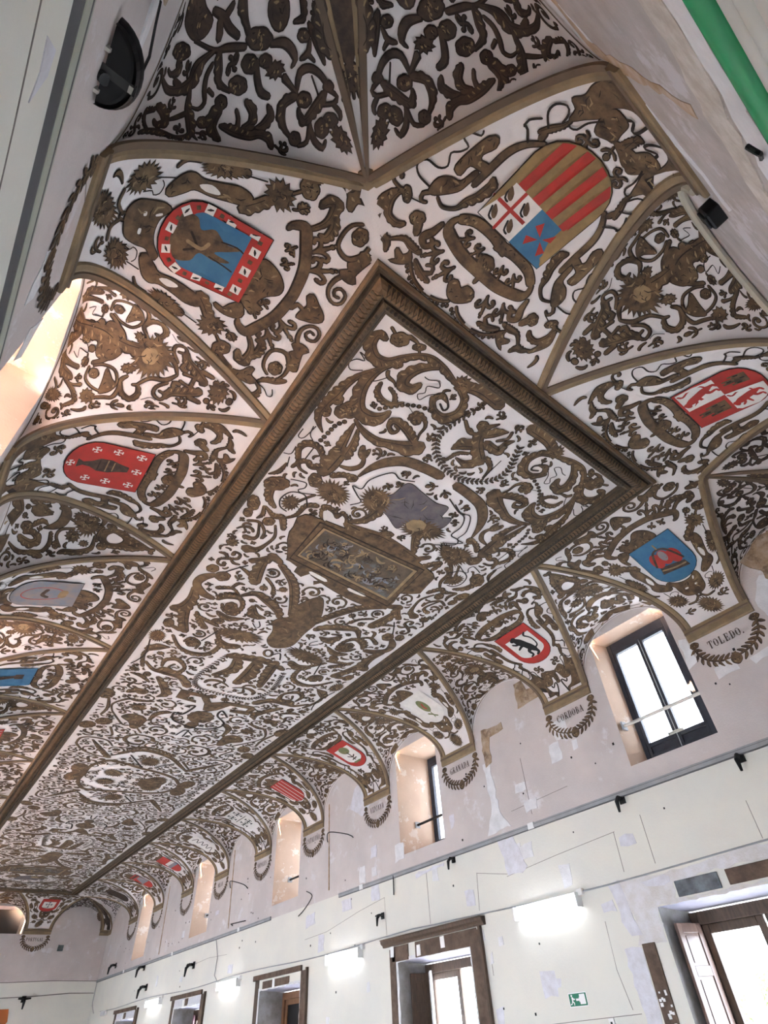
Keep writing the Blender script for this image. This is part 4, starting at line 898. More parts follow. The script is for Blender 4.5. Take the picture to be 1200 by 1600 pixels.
def lay(res,panel,parent,names=None,clip=None,mats=None,base=0.0,rename=None,tagd=None):
    made=[]
    for nm,(V,F,M) in res.items():
        if clip:
            keep=[clip(x,y) for x,y,h in V]; idx={}; V2=[]; F2=[]; M2=[]
            for f,mi in zip(F,M):
                if all(keep[i] for i in f):
                    g=[]
                    for i in f:
                        if i not in idx: idx[i]=len(V2); V2.append(V[i])
                        g.append(idx[i])
                    F2.append(tuple(g)); M2.append(mi)
        else: V2,F2,M2=V,F,M
        if not F2: continue
        me=bpy.data.meshes.new(nm); me.from_pydata([panel.map(x,y,base+hgt(h)) for x,y,h in V2],[],F2); me.polygons.foreach_set('material_index',M2); me.update()
        o=link(nm if not rename else rename,me,mats or PM,parent); made.append(o)
        if tagd and nm in tagd: o['label']=tagd[nm]
    return made
# ------------------------------------------------------------------ drawn ornament, millimetres in each panel's own plane
ART={}
ART['PA']='''*S 60 350 85 260 378 92 434 449 95 534 507 95 495 582 56 453 599 24
*S:o 60 350 11 260 378 14 434 449 13 515 494 11
*K 304 285 203
*K 460 342 180
F -58 261 -102 229 -53 164 9 92 68 76 118 121 148 188 163 249 87 244 16 224
S 110 314 37 48 283 29 68 233 23
*S 371 138 32 312 159 26 230 163 19 161 127 18 142 74 20 182 33 15 262 36 16 288 87 18 249 120 12 203 100 13 212 68 14
*F 415 166 371 138 363 72 396 31 444 62 534 48 642 27 663 75 635 116 564 105 500 149 459 125
*B 727 174 -40 -47 68 -29
*S 618 95 27 538 146 36 528 206 36 578 266 21 686 275 17 771 253 16 823 200 15
*S 633 88 25 736 85 18 810 109 9
*S 949 235 13 892 188 50 852 120 65 807 67 46 787 50 22
*F 902 561 948 483 934 393 846 346 842 309 919 305 957 245 1016 278 1016 361 998 451 971 515
*S 969 233 18 1020 188 23 1093 190 58 1115 216 53
*T 11 965 228 987 162 1044 109 1017 78 949 104
*S 558 464 34 637 415 42 722 397 60 823 410 93 792 463 70 738 484 37
*S 745 387 55 663 346 74 561 355 62 552 393 48
*B 796 608 -44 -66 69 -27
*S 692 681 16 742 642 16
*S 862 590 38 923 520 53 941 472 34
*J 627 752 -35 -100 96 -23
*S 400 924 104 478 855 91 550 801 91
*J 586 1149 60 -155 62 13
*T 12 619 1004 661 864
*B 632 1006 -13 -27 29 -11
F 87 661 -51 670 -139 634 -102 515 -15 437 70 437 142 509 238 545 261 483 340 554 308 619 259 659
F 370 710 305 640 390 585 453 612 473 708 443 797 406 805 424 740
*F 274 1494 234 1452 303 1354 354 1292 363 1167 388 1052 431 919 506 903 524 1000 484 1121 447 1256 460 1334 411 1417
*F:w 400 1274 377 1216 397 1121 420 1119 439 1192
F -59 1761 -138 1694 -167 1556 -178 1447 -148 1392 -62 1451 46 1460 143 1426 231 1355 273 1394 197 1468 185 1576 143 1697 38 1755
F:w -72 1608 -79 1582 -50 1575 -43 1600
F:w 59 1601 55 1576 98 1572 97 1597
F:w -82 1500 -105 1456 -89 1449 -67 1493
J -40 2062 6 -182 136 -93
*J 293 1719 -31 -104 116 -80
*S 18 1791 19 88 1872 31 188 1861 23
*T 11 334 1596 374 1467
*T 10 207 1684 233 1609 208 1589 231 1541 297 1528 325 1554
O -2 1775 -5 -38 28 -14 14
*S 449 1474 11 519 1425 21 553 1326 20
S:o -335 498 5 -290 476 5
*K -322 523 83
*K -197 496 85
#device'''
ART['PB']='''*S -4 365 99 -145 371 101 -289 400 99 -380 433 94 -401 484 59 -377 534 37
*S:o -4 365 15 -145 371 17 -289 400 15 -366 428 9
*K -351 265 156
*K -173 220 162
*K -213 478 119
*K -72 462 110
B 57 435 62 42 61 -50
S 91 383 44 84 291 30
F -89 188 -38 228 33 200 64 241 149 236 183 175 74 96 -26 106
*S -454 436 38 -475 357 63 -513 293 66 -458 256 41 -415 301 45 -450 320 21
*B -637 364 53 35 35 -35
*S -607 334 75 -578 289 63
*S -701 276 35 -758 249 44 -840 258 49 -893 331 73 -881 404 51 -850 430 30
*F -880 160 -944 239 -971 304 -949 359 -909 409 -894 342 -883 278 -885 253 -886 229 -858 162
*B -812 432 29 20 41 -42
*S -872 428 14 -949 435 12 -980 465 16 -956 501 19 -921 488 29
*T 10 -773 434 -692 452
*S -860 173 11 -801 136 44 -740 124 58 -701 73 33
*S -726 145 13 -631 205 29 -539 198 52 -453 200 27
*F -630 39 -588 71 -631 116 -617 137 -559 121 -529 153 -528 179 -466 126 -509 80 -568 50
*S -448 144 23 -352 102 56 -243 86 22
*S -337 105 23 -270 146 27 -298 190 20 -346 167 13
*S -469 111 19 -363 41 16 -204 12 16 -54 34 16 19 74 17
*N 12 9 -481 91 -371 22 -207 0 -49 12 48 48
*F -702 544 -696 634 -625 692 -550 716 -518 826 -485 826 -498 730 -521 658 -611 568 -661 535
*S -664 546 14 -723 499 27 -702 458 19 -661 471 10
*T 15 -712 561 -823 568 -881 610 -846 671 -747 683 -699 731 -738 800 -692 849 -669 905 -738 925 -725 974 -651 1011 -660 1043
*F -653 766 -639 892 -602 1041 -545 1079 -516 1022 -554 935 -533 900 -465 916 -469 858 -572 829 -581 744 -624 738
*S -461 758 49 -451 873 59 -434 1054 59 -383 1176 48 -292 1279 38
*S -617 541 10 -541 518 14 -455 565 22 -419 643 59 -377 715 72 -352 816 87 -375 866 48
*F -383 563 -247 633 -67 638 80 628 119 551 -70 578 -243 567 -351 519
*F -399 1670 -368 1779 -395 1929 -380 2197 -316 2370 -218 2370 -87 2370 -36 2218 -141 2134 -203 1941 -188 1770 -239 1646 -297 1535 -329 1633
*F -130 1642 -196 1814 -185 1960 -65 1965 -18 1815 10 1716 -34 1687
F 0 1725 54 1781 158 1826 218 1751 199 1648 98 1686
*S 43 1755 24 54 1855 54 73 1974 63
*T 18 -356 1383 -436 1458 -441 1544 -386 1605 -338 1575 -316 1488
*T 17 -159 1775 -209 1650 -220 1544 -256 1512 -280 1519
*T 18 -478 1262 -485 1316 -433 1392
*T 20 -383 1207 -447 1264 -485 1269
*T 27 -96 2002 -72 2062 -11 1965 14 2021 -24 2227 -63 2370
*S -377 1308 33 -341 1384 51 -299 1472 33 -290 1544 15
*S -337 1287 56 -338 1335 33'''
ART['UA']='''*F 141 1589 171 1507 135 1390 44 1325 18 1370 14 1475 -17 1512 0 1607
*S 75 1348 14 178 1483 38 228 1579 29
*S 275 1594 24 379 1585 20 432 1460 17 419 1317 18 298 1251 19 202 1317 16 202 1449 15 245 1547 14
*F 221 1400 290 1307 318 1258 399 1290 462 1378 341 1392
*B 310 1518 -20 -56 41 -24
*S 50 1920 64 175 2142 174 289 2084 104 319 1884 46 318 1735 45
*S 289 2084 68 395 1993 116 422 1809 75 432 1758 30
*S 483 1833 15 479 1698 15 451 1608 40
*S 461 1869 26 526 1691 46 624 1604 58 709 1698 39
*J 655 1982 -31 -168 58 -66
*S 622 1940 47 547 1975 27 498 2099 13
*B 783 2021 -16 -110 34 -40
*J 538 1485 -27 -76 71 -35
*S 531 1430 25 479 1308 39 448 1235 37 347 1211 34 253 1221 40 201 1179 17
*S 256 1226 31 363 1170 53 393 1078 61 313 1031 49 242 1059 32 249 1107 12
*S 230 1068 17 132 989 22 82 861 30 0 796 13
*S 98 839 19 173 908 22 247 905 23 273 836 24 212 809 19 194 869 15
*S 230 809 48 161 779 77 103 675 87 46 574 68
*S 152 762 27 73 792 39 64 745 27
*S 129 634 45 129 541 41
*S 78 658 39 2 661 25
*S 36 752 22 42 705 16 53 613 14
J -45 1060 -22 -186 184 -17
*J 142 1209 -27 -62 36 -19
S -32 1432 83 -27 1295 109 -45 1155 137
B:o -39 1073 -37 -75 73 -35
S -67 2234 94 -26 2024 137 -31 1824 158 -38 1585 183 -16 1434 84
*T 11 212 1908 247 1804 164 1826 171 1686 100 1748 91 1885
*B 71 1781 -15 -61 35 -25
*B 125 1656 -13 -44 27 -17
J -28 448 -12 -74 104 -18
*B 89 495 -12 -20 21 -10
*B -6 336 -12 -19 20 -11
*T 8 355 984 291 918 302 869'''
ART['UB']='''O -8 591 -59 -112 110 -41 78
*S 53 784 15 236 769 52 368 877 117 408 1016 104 452 1063 50
*S 344 1088 31 216 1172 28 109 1149 32 46 1021 25
*J 152 1007 -30 -72 81 -30
*B 167 679 -24 -49 56 -18
*S -113 746 22 15 753 40 109 635 68 84 518 75 53 404 87 7 320 43
J -75 911 -61 -120 163 -53
S -64 1551 236 -73 1442 210 -62 1335 45
S -348 1320 27 -181 1183 127 -5 1173 139 93 1240 102 154 1354 21
*S 28 1845 190 208 2003 351 398 2015 434 551 1951 291
*B 204 1606 -26 -105 68 -34
*S 153 1508 74 75 1408 72 97 1327 20
*S 358 1656 83 411 1456 131 327 1374 109 259 1471 84 283 1604 60
*S 468 1795 23 553 1575 67 537 1401 75 568 1267 120
*S 189 1250 44 343 1217 52 476 1264 52 505 1415 22
*J 204 862 -19 -43 41 -14
*B 341 1144 -13 -36 62 -22
*B 9 311 -17 -31 28 -11
*B -21 214 -14 -23 21 -8
S -59 477 134 -37 361 109 -17 243 42'''
ART['UC']='''F 76 2011 172 1984 211 1883 216 1725 159 1609 78 1587 61 1715 40 1823
S 212 1701 7 166 1458 13 108 1351 29 51 1235 26 33 1198 20
B -39 1127 -52 -103 37 -37
B 77 1116 -33 -66 32 -32
B 7 1011 -25 -47 21 -21
J -1 917 7 -46 46 41
S -72 1021 20 -124 938 43 -132 860 46 -113 813 33 -78 815 6
S -20 1212 32 -52 1287 44 -100 1377 93
S 37 1068 25 83 1022 44 123 946 42 106 873 21
F -164 1146 -217 1161 -281 1055 -224 988 -159 988 -129 1042 -140 1105
S 157 1399 56 218 1337 74 261 1284 41 247 1172 10
B 197 1136 -40 -76 34 -32
S 166 1447 15 238 1512 56 313 1547 135 391 1557 103 471 1648 65 526 1786 50 513 1927 24
S 460 1660 66 454 1757 35
B 314 1834 -45 -141 31 -52
S 351 1810 74 387 1756 71 445 1837 22 440 1916 13
S 221 1415 23 286 1426 40 352 1392 42 406 1343 31 468 1373 15 491 1442 6
S 334 1356 19 334 1296 15
B 334 1209 -29 -51 31 -26
S 365 1193 76 444 1214 118 510 1194 113 564 1103 85
B 529 1290 -30 -48 37 -23
S 451 1125 34 416 1011 86 370 894 69 305 821 52 283 741 66 326 698 40
S 385 989 42 323 1018 27 296 1059 18
S 353 951 42 291 910 64 231 936 64 218 1015 28
S 288 864 11 237 819 55 169 805 56 143 850 13
S 418 1529 33 509 1476 70 596 1377 105 697 1346 64 812 1443 106 833 1631 86 886 1791 70 946 1887 60
S 692 1836 27 760 1967 64 828 1911 43 874 1801 27
S 660 1836 48 662 1717 90 711 1641 102 778 1713 62 765 1785 36
S 685 1619 14 628 1547 34 555 1472 36
S 671 1309 36 698 1258 10
S 36 1616 25 20 1493 48 32 1394 43 25 1291 27
S 3 1469 54 -54 1444 40
S 42 1512 56 99 1456 67
S -14 832 35 -13 766 16 -12 700 11
B -15 639 -29 -48 25 -24
S -22 710 16 -90 744 43 -145 699 30 -170 625 32 -171 558 27
B -167 534 -30 -32 21 -17
S -156 516 11 -181 448 21 -131 447 14 -75 508 9
S -124 457 12 -131 380 27 -107 357 13
S 4 700 33 68 752 56 124 733 65 158 671 32 170 600 13
B 162 574 -27 -39 31 -23
S 172 529 13 115 486 18 42 520 24
S 48 515 20 78 439 31 71 367 21 34 373 11
S -115 529 55 -42 539 65 46 564 45 49 612 27 33 640 15
T 13 -125 665 -88 567
B -52 415 -33 -47 25 -24
B 9 441 -28 -44 33 -32
J -34 286 -39 -24 11 -95
S -302 828 38 -282 728 76 -239 626 22
B -226 834 -30 -40 22 -19
S -243 779 15 -187 753 37 -139 782 10
S -186 743 17 -192 689 5
S -365 941 61 -298 889 41 -234 932 10'''
ART['FL']='''*S -1691 1867 72 -1775 1880 93 -1770 2004 129 -1662 2088 142 -1528 2057 122 -1428 1928 84 -1314 1817 70 -1190 1768 87 -1033 1777 86 -896 1809 68 -793 1836 36
*B -1441 2014 54 -39 34 43
*S -1029 1757 52 -1162 1850 84 -1247 1950 116 -1289 2072 148 -1241 2159 139 -1147 2137 115 -1113 2056 62
*B -1570 1798 82 -60 47 60
*S -1708 1748 21 -1653 1771 21
*S -1515 1719 49 -1413 1723 21 -1325 1800 12
*B -1371 1749 58 -42 23 28
*S -1469 2030 24 -1562 2172 45 -1668 2325 55 -1726 2498 95 -1744 2647 133 -1769 2792 112 -1767 2946 87 -1704 3048 55 -1613 3123 7
*B -1695 2692 54 -39 37 57
*B -1720 2876 46 -33 42 66
*S -1484 2063 31 -1559 2202 91 -1581 2394 143 -1518 2576 160 -1424 2676 186 -1281 2671 184 -1195 2585 123 -1170 2499 57
*B -1580 2792 66 -47 48 72
*B -1524 2724 96 -69 61 91
*B -1234 2700 65 -46 33 46
*S -1409 2788 33 -1256 2856 80 -1066 2878 120 -905 2823 133 -760 2774 201 -665 2718 247 -619 2658 188
*S -704 2635 100 -906 2555 115 -1059 2550 85 -1074 2636 46 -985 2689 44 -954 2620 29 -1017 2596 18
*S:d -709 2678 11 -897 2600 11 -1037 2578 10 -1041 2639 7 -986 2659 7
*N 11 15 -1289 2543 -1194 2444 -1098 2346 -981 2274 -838 2232 -749 2229
*S -1120 2319 15 -1218 2413 57 -1331 2424 74 -1421 2369 63 -1446 2269 27
*S -1197 2370 57 -1250 2302 43 -1341 2265 30
*T 12 -1536 2317 -1479 2257 -1431 2186
*F -1475 2141 -1454 2115 -1426 2160 -1345 2178 -1291 2229 -1340 2197 -1426 2193
*S -943 2430 64 -901 2345 83 -800 2353 49 -735 2421 29 -725 2530 17 -696 2594 9
*B -867 2413 51 -37 42 51
*T 9 -1082 2311 -992 2342 -940 2366
*S -935 3411 18 -884 3222 95 -780 3049 150 -602 2914 161 -351 2864 156 -137 2848 151
*S:o -853 3201 19 -740 3040 33 -559 2908 32 -299 2866 27
*T 13 -1748 2129 -1809 2123 -1719 2170 -1792 2203 -1833 2275 -1780 2331 -1679 2268
*T 12 -1125 1957 -1071 1958 -979 1913 -924 1964 -1037 2023 -1009 2095 -1059 2153 -1003 2194 -957 2092 -868 2015
*S -911 2093 50 -796 2202 86 -645 2217 140 -557 2080 120 -609 1923 87 -728 1845 98 -781 1861 53
*F -875 2162 -902 2052 -827 1986 -722 2052 -816 2048 -846 2117 -755 2197 -796 2202
*S:d -787 2004 10 -696 2081 9 -711 2141 9 -792 2102 7
*J -752 1795 81 -59 63 68
*S -686 1792 107 -550 1740 156 -385 1738 153 -258 1743 154
*S -1391 2837 25 -1366 3037 94 -1330 3253 137
*S -1316 2873 25 -1245 3058 95 -1218 3258 118
*S -1298 3203 186 -1310 3434 244 -1308 3592 182
*B -1314 3759 71 -49 62 101
*S -1192 3584 77 -1099 3504 83 -955 3449 58
*B -971 3484 56 -39 33 49
*S -1337 3511 99 -1455 3599 89 -1536 3570 68 -1597 3608 61 -1642 3730 37
*S -1414 3423 57 -1538 3324 81 -1667 3349 90 -1703 3462 68 -1631 3604 57 -1560 3701 32 -1459 3718 22
*S -1190 3407 28 -1074 3373 67 -1005 3278 65 -1025 3178 48 -1105 3128 49
*F -1112 3155 -1154 3047 -1124 3012 -1078 3062 -1046 3012 -1016 3101 -1035 3185
*N 7 17 -1566 3245 -1551 3104 -1537 2967 -1479 2868
*J -1035 3812 228 -8 42 171
*S -1203 3960 34 -1264 4065 24 -1314 4170 38
*J -1375 4238 83 -57 61 107
*T 20 -1179 4169 -1298 4025 -1458 4073 -1509 4234 -1450 4355 -1349 4385
*T 17 -1557 3898 -1468 3866 -1380 3850 -1357 3926 -1407 3991 -1357 4019 -1218 3954
*B -1658 4059 135 -94 55 101
*S -1684 4168 115 -1633 4304 105 -1502 4408 52
*B -1740 4490 66 -46 62 124
*S -1613 4467 27 -1565 4600 52 -1594 4694 14
*S -1597 4456 18 -1439 4547 81 -1341 4521 95 -1227 4687 74
*B -1440 4671 69 -47 37 71
*S -1341 4687 20 -1251 4876 38 -1273 5077 45 -1333 5231 97 -1457 5284 167
*S -1663 4796 40 -1533 4748 42 -1400 4868 29 -1375 5004 27 -1352 4916 19
*T 13 -1706 3100 -1736 3300 -1797 3317 -1802 3206
*T 13 -1727 3115 -1702 3224 -1642 3272
*T 16 -1578 3360 -1576 3537
*T 14 -1748 3454 -1742 3571 -1813 3607
*S -1719 3721 10 -1733 3874 54 -1808 3973 9
*T 14 -1734 3621 -1689 3757
*T 18 -755 3844 -677 3731 -777 3665 -908 3568 -792 3549 -790 3370 -640 3140 -502 3163 -335 3093
*B -1723 4675 48 -33 37 75
*S -1320 4517 21 -1217 4378 49 -1196 4180 69 -1085 4098 81
*S -1533 4748 16 -1443 4970 33 -1466 5058 59 -1564 5088 92
#painted_cupids
B -204 2042 62 -44 54 55
S -173 2112 121 -86 2265 162 108 2411 160
S -94 2271 142 -238 2359 168 -290 2465 32
S -11 2185 124 170 2182 119 172 2056 75 223 1978 19
S -108 2113 99 -29 2014 124 77 1929 13
S -167 2029 75 -83 1912 13
S 77 2461 143 -32 2538 90 -165 2539 12
S 67 2532 49 -46 2629 15
S 136 2333 77 271 2413 47 313 2570 18
S -195 2154 40 -288 2181 47 -425 2098 34
S -83 2402 27 -194 2474 42 -243 2614 38 -282 2633 50
S 58 2087 27 137 1998 28 118 1905 30
T 13 313 2564 303 2259
W -414 1904 -487 2079 -533 2290 -521 2465 -374 2635 -139 2730 104 2740 309 2644 461 2492 481 2296 411 2140 343 1989
#painted_scrollwork
F 1376 1886 1400 1806 1555 1824 1611 1915 1480 1940
#painted_masks
F:z -425 3421 -375 3167 -165 3177 106 3218 296 3188 342 3363 466 3314 480 3520 322 3663 36 3714 -14 3855 -259 3740 -460 3674 -539 3500
J -524 3620 156 -107 135 185
J 287 3688 292 -109 97 151
B:o 159 3666 122 -83 76 92
S -394 3729 158 -454 3960 116 -590 4088 75
S 294 3831 136 397 3991 116 476 4116 64
B -63 4035 97 -66 44 59
T 20 211 3063 437 3159 586 3197 673 3352 670 3539 807 3560 836 3657 596 3818
J 937 3868 253 96 1 130
S 1053 3997 46 1218 4145 29 1289 4366 50
#painted_landscape_panel
P -897 5173 -968 5024 -1079 4834 -1133 4688 -1135 4582 -1179 4404 -1123 4303 -1040 4267 -965 4274 -925 4264 -568 4232 -396 4224 -396 4115 -341 4085 -248 4160 -79 4121 111 4087 243 4114 282 4076 321 4160 749 4241 991 4295 1083 4366 1109 4598 1138 4766 1013 4862 883 4932 937 5161 946 5379 695 5416 505 5402 414 5356 269 5356 264 5477 148 5388 -113 5331 -249 5376 -306 5458 -345 5395 -211 5306 -476 5265 -552 5401 -680 5358 -695 5242 -819 5202
P -898 5194 -927 5075 -771 5110 -747 5195
S -931 4234 61 -994 4058 83 -867 4054 71 -773 4126 52
S -773 4126 49 -753 4027 67 -665 4069 42 -609 4171 41
S -617 4158 78 -396 4188 235 -79 4121 197 330 4154 165 625 4199 122
S 603 4172 103 713 4058 89
S 771 4268 106 923 4075 94 934 4246 59
S -448 5268 64 -162 5297 211 187 5363 220 546 5375 240 874 5325 153
F:w -494 5213 -221 5247 -211 5306 -472 5271
F:w 168 5228 445 5232 460 5288 191 5291
F:w -971 4125 -933 4099 -862 4238 -896 4244
P:o -822 4362 759 4362 824 5176 -830 5030
P:x -774 4401 709 4403 772 5123 -803 4992
T:d 24 -907 4304 825 4297 903 5281 -883 5124 -907 4304
T:d 16 -822 4362 759 4362 824 5176 -830 5030 -822 4362
#painted_scrollwork
#painted_scrollwork
*S -1093 5305 164 -1176 5400 144 -1283 5471 100
*S -1140 5376 139 -1110 5600 187 -1034 5870 189
*S -936 5697 47 -766 5827 44 -686 5978 78
*S -1059 5821 73 -1230 5722 57 -1348 5676 23
*S -1373 6541 112 -1538 6497 161 -1685 6341 133 -1669 6159 153 -1554 6020 84
*B -1454 5996 95 -63 47 104
*B -1638 5909 75 -50 36 82
*T 24 -1466 5878 -1359 5704 -1274 5586
*S -1668 6440 112 -1604 6713 171 -1624 6962 224 -1728 7067 197
*S -1590 7036 189 -1510 7282 171 -1381 7562 149
*B -1658 7477 72 -46 46 124
*S -1604 7520 80 -1450 7563 122
*S -1299 6516 70 -1208 6387 116 -1029 6341 91 -919 6506 68 -957 6737 112 -1113 6705 75 -1196 6590 39
*B -1050 6592 86 -56 55 119
*N 6 21 -1332 6468 -1274 6352 -1160 6278 -1055 6287
*S -1048 6260 52 -892 6103 123 -677 6168 171 -426 6311 152 -324 6448 100
#painted_urn
F -345 6589 -283 6447 -201 6343 -244 6023 -67 5669 101 5849 241 6215 236 6650 241 7073 19 7270 -172 7130 -229 6833
#painted_scrollwork
*S -912 5325 99 -573 5589 152 -335 5985 152 -212 6299 89
*S -1098 5229 167 -945 5286 113
*S -784 6420 95 -681 6600 197 -509 6591 58
*S -763 6358 46 -627 6416 40
*T 20 -594 6800 -492 6893 -460 6820 -531 6708
*J -626 7237 386 -66 58 167
*T 27 -953 7292 -1051 7681
*S -1487 7763 49 -1274 8047 75 -1028 8126 130 -805 8000 112 -754 7676 75 -892 7416 82 -1027 7243 43
*B -1144 7841 89 -56 44 108
*S -1269 7846 51 -1204 7694 67 -1054 7767 37 -1042 7960 27
*S -834 7545 161 -663 7620 206 -496 7539 138
*S -1422 6977 49 -1284 7188 117 -1154 7313 118
*S -1410 7067 61 -1183 7124 93 -1008 7168 63
*B -1062 7047 93 -59 36 80
*S -1166 6812 69 -977 6890 151 -765 6780 33
*S -1099 6247 30 -1232 6176 59 -1408 6269 90
*S -1240 6159 34 -1205 6026 53 -1131 6000 22
#painted_hounds
S -468 7870 200 -161 7784 218 116 7737 203 492 7828 119
S -312 7926 179 -242 8262 243 -440 8611 105
S 21 7846 232 68 8337 300 14 8676 176
S 275 7690 198 357 8230 202 436 8599 107
O 24 7475 59 -36 48 91 37
T 30 105 7486 194 7370 294 7553
W -502 7860 -597 8351 -651 8838 -515 9167 -100 9206 332 9174 587 9024 693 8590 565 7903
#painted_scrollwork
*J -1674 7908 102 -64 57 159
*T 25 -1734 8055 -1652 8513 -1693 8776 -1747 8930
*S -1670 8350 159 -1549 8218 197 -1409 8142 45
*S -1559 8938 60 -1668 8581 64 -1664 8404 54
*S -1294 8776 39 -1309 8552 87 -1148 8440 123 -957 8633 62 -1010 8871 112 -1179 8756 37 -1139 8607 44
*S -1568 8759 55 -1365 8958 102 -1188 8915 277 -879 8989 180 -670 9224 184
*S -1206 9173 105 -1020 9433 168 -889 9687 192 -978 9885 38
*T 41 -946 9494 -781 9466
*B -1403 9161 59 -35 30 86
*S -1645 9243 49 -1475 9269 111 -1285 9421 40
*B -1260 9821 104 -62 36 106
*S -1473 9947 106 -1351 9805 181 -1237 9807 107
#painted_basket
P -708 9387 -210 9381 -43 9621 198 9442 700 9383 800 9445 786 9763 418 9811 384 9702 671 9633 666 9506 314 9552 183 9842 55 9996 -51 9977 -132 9711 -284 9499 -494 9512 -485 9669 -319 9676 -284 9762 -677 9737
B 34 10294 243 -139 112 267
T 47 474 10042 276 9828 284 10068 543 10343 472 10646 169 10816 -187 10757 -399 10625 -475 10342 -321 10334 -245 9893 -397 9982
S 27 10635 268 4 10822 270
T 35 -72 11310 7 10996 206 11155
T 35 69 11324 61 10965
#painted_scrollwork
*S -1095 10940 355 -893 10906 178 -852 11304 97
*S -766 10917 55 -733 10571 121 -552 10387 94
#painted_ring
S -1037 14378 68 -1064 13835 82 -937 13447 104 -754 13266 133 -393 13321 121 -74 13429 122 400 13524 128 818 13724 115 1040 14044 86
S -775 12865 42 -620 12612 109 -353 12398 160 -4 12411 163 347 12587 134 664 12932 95 894 13176 62
N 14 39 -666 12468 -405 12248 -65 12242 317 12414
J -19 12963 186 -98 88 253
T 45 -507 12752 -60 13366
T 47 200 13175 469 12813
F 157 14339 423 14010 728 14002 609 14538 322 14605
*J -508 13969 198 -43 59 219
*B -1215 14023 177 -92 90 346
#painted_scrollwork
*S -1651 12643 39 -1638 12342 44 -1445 12209 57 -1159 12233 51 -987 12468 25
*S -1651 12643 45 -1470 12924 48 -1201 13094 54 -928 13131 35
*S -1413 12327 40 -1138 12744 133 -885 13108 144
*S -868 12996 35 -606 12654 70
*B -1701 11656 148 -84 47 175
*B -1474 11361 147 -84 49 170
*S -1297 11555 45 -1159 11915 38 -1254 12013 45
*F -1258 10993 -1109 10803 -792 10931 -919 11104 -855 11392 -959 11407 -1061 11185
*S -879 11319 27 -705 11555 39
*S -1480 10843 17 -1556 10542 29 -1386 10220 63 -1220 10197 105 -962 10098 39
*S -1480 10843 25 -1160 11308 39 -1033 11321 43
*S -740 10902 23 -770 10552 55 -590 10368 88
*B -1771 10195 140 -83 60 205
*S -1682 10357 40 -1593 10754 52 -1614 11077 34'''
# ------------------------------------------------------------------ templates
rng=random.Random(11)
def proto(key,ok,xr,yr,sizes,dx=0,body='',mirror=0.02,raw=None,kinds=None):
    A=Art(); A.parse(ART[key] if raw is None else raw,dx)
    occ=Occ(xr[0]-.1,xr[1]+.1,yr[0]-.1,yr[1]+.1,.015); occ.art(A,.008)
    return A,occ
IP=PanelP(PENDS['R',4]); IU=PanelU(LUNS['R',4])
SZ=[(.17,6),(.13,8),(.10,10),(.075,12),(.055,14),(.038,14)]
TP={}
for key,dx in (('PA',0),('PB',.065)):
    A,occ=proto(key,None,(-1.4,1.4),(0,ARC),SZ,dx); occ.art(A,.02)
    # keep the shield clear
    S=Art(); S.blob('',[(-.36,.6),(.36,.6),(.36,1.2),(.2,1.45),(0,1.5),(-.2,1.45),(-.36,1.2)],False); occ.art(S)
    filler(A,occ,lambda x,y:IP.ok(x,y,.13) and y<1.9 and y>.06,[(.085,7),(.06,8),(.045,6)],rng,0,(0,1.4),(0,ARC),gap=.03)
    TP[key]=(A,occ)
TU={}
for key in ('UA','UB'):
    A,occ=proto(key,None,(-1.4,1.4),(0,ARC),SZ)
    filler(A,occ,lambda x,y:IU.ok(x,y,.05) and y<2.14,[(.12,6),(.09,8),(.065,8),(.045,6)],rng,0,(0,1.3),(.1,2.1),gap=.018)
    TU[key]=A
CU=PanelU(LUNS['L','n'])
A,occ=proto('UC',None,(-1.5,1.5),(0,ARC),SZ)
A.sh=[(n,k,('l' if c=='' else c),P,o) for n,k,c,P,o in A.sh]
filler(A,occ,lambda x,y:CU.ok(x,y,.05),[(.16,6),(.12,8),(.09,6),(.055,4)],rng,None,(-1.4,1.4),(.1,2.2),'l',gap=.02)
TU['UC']=A
GP={k:geom(v[0]) for k,v in TP.items()}; GU={k:geom(v) for k,v in TU.items()}

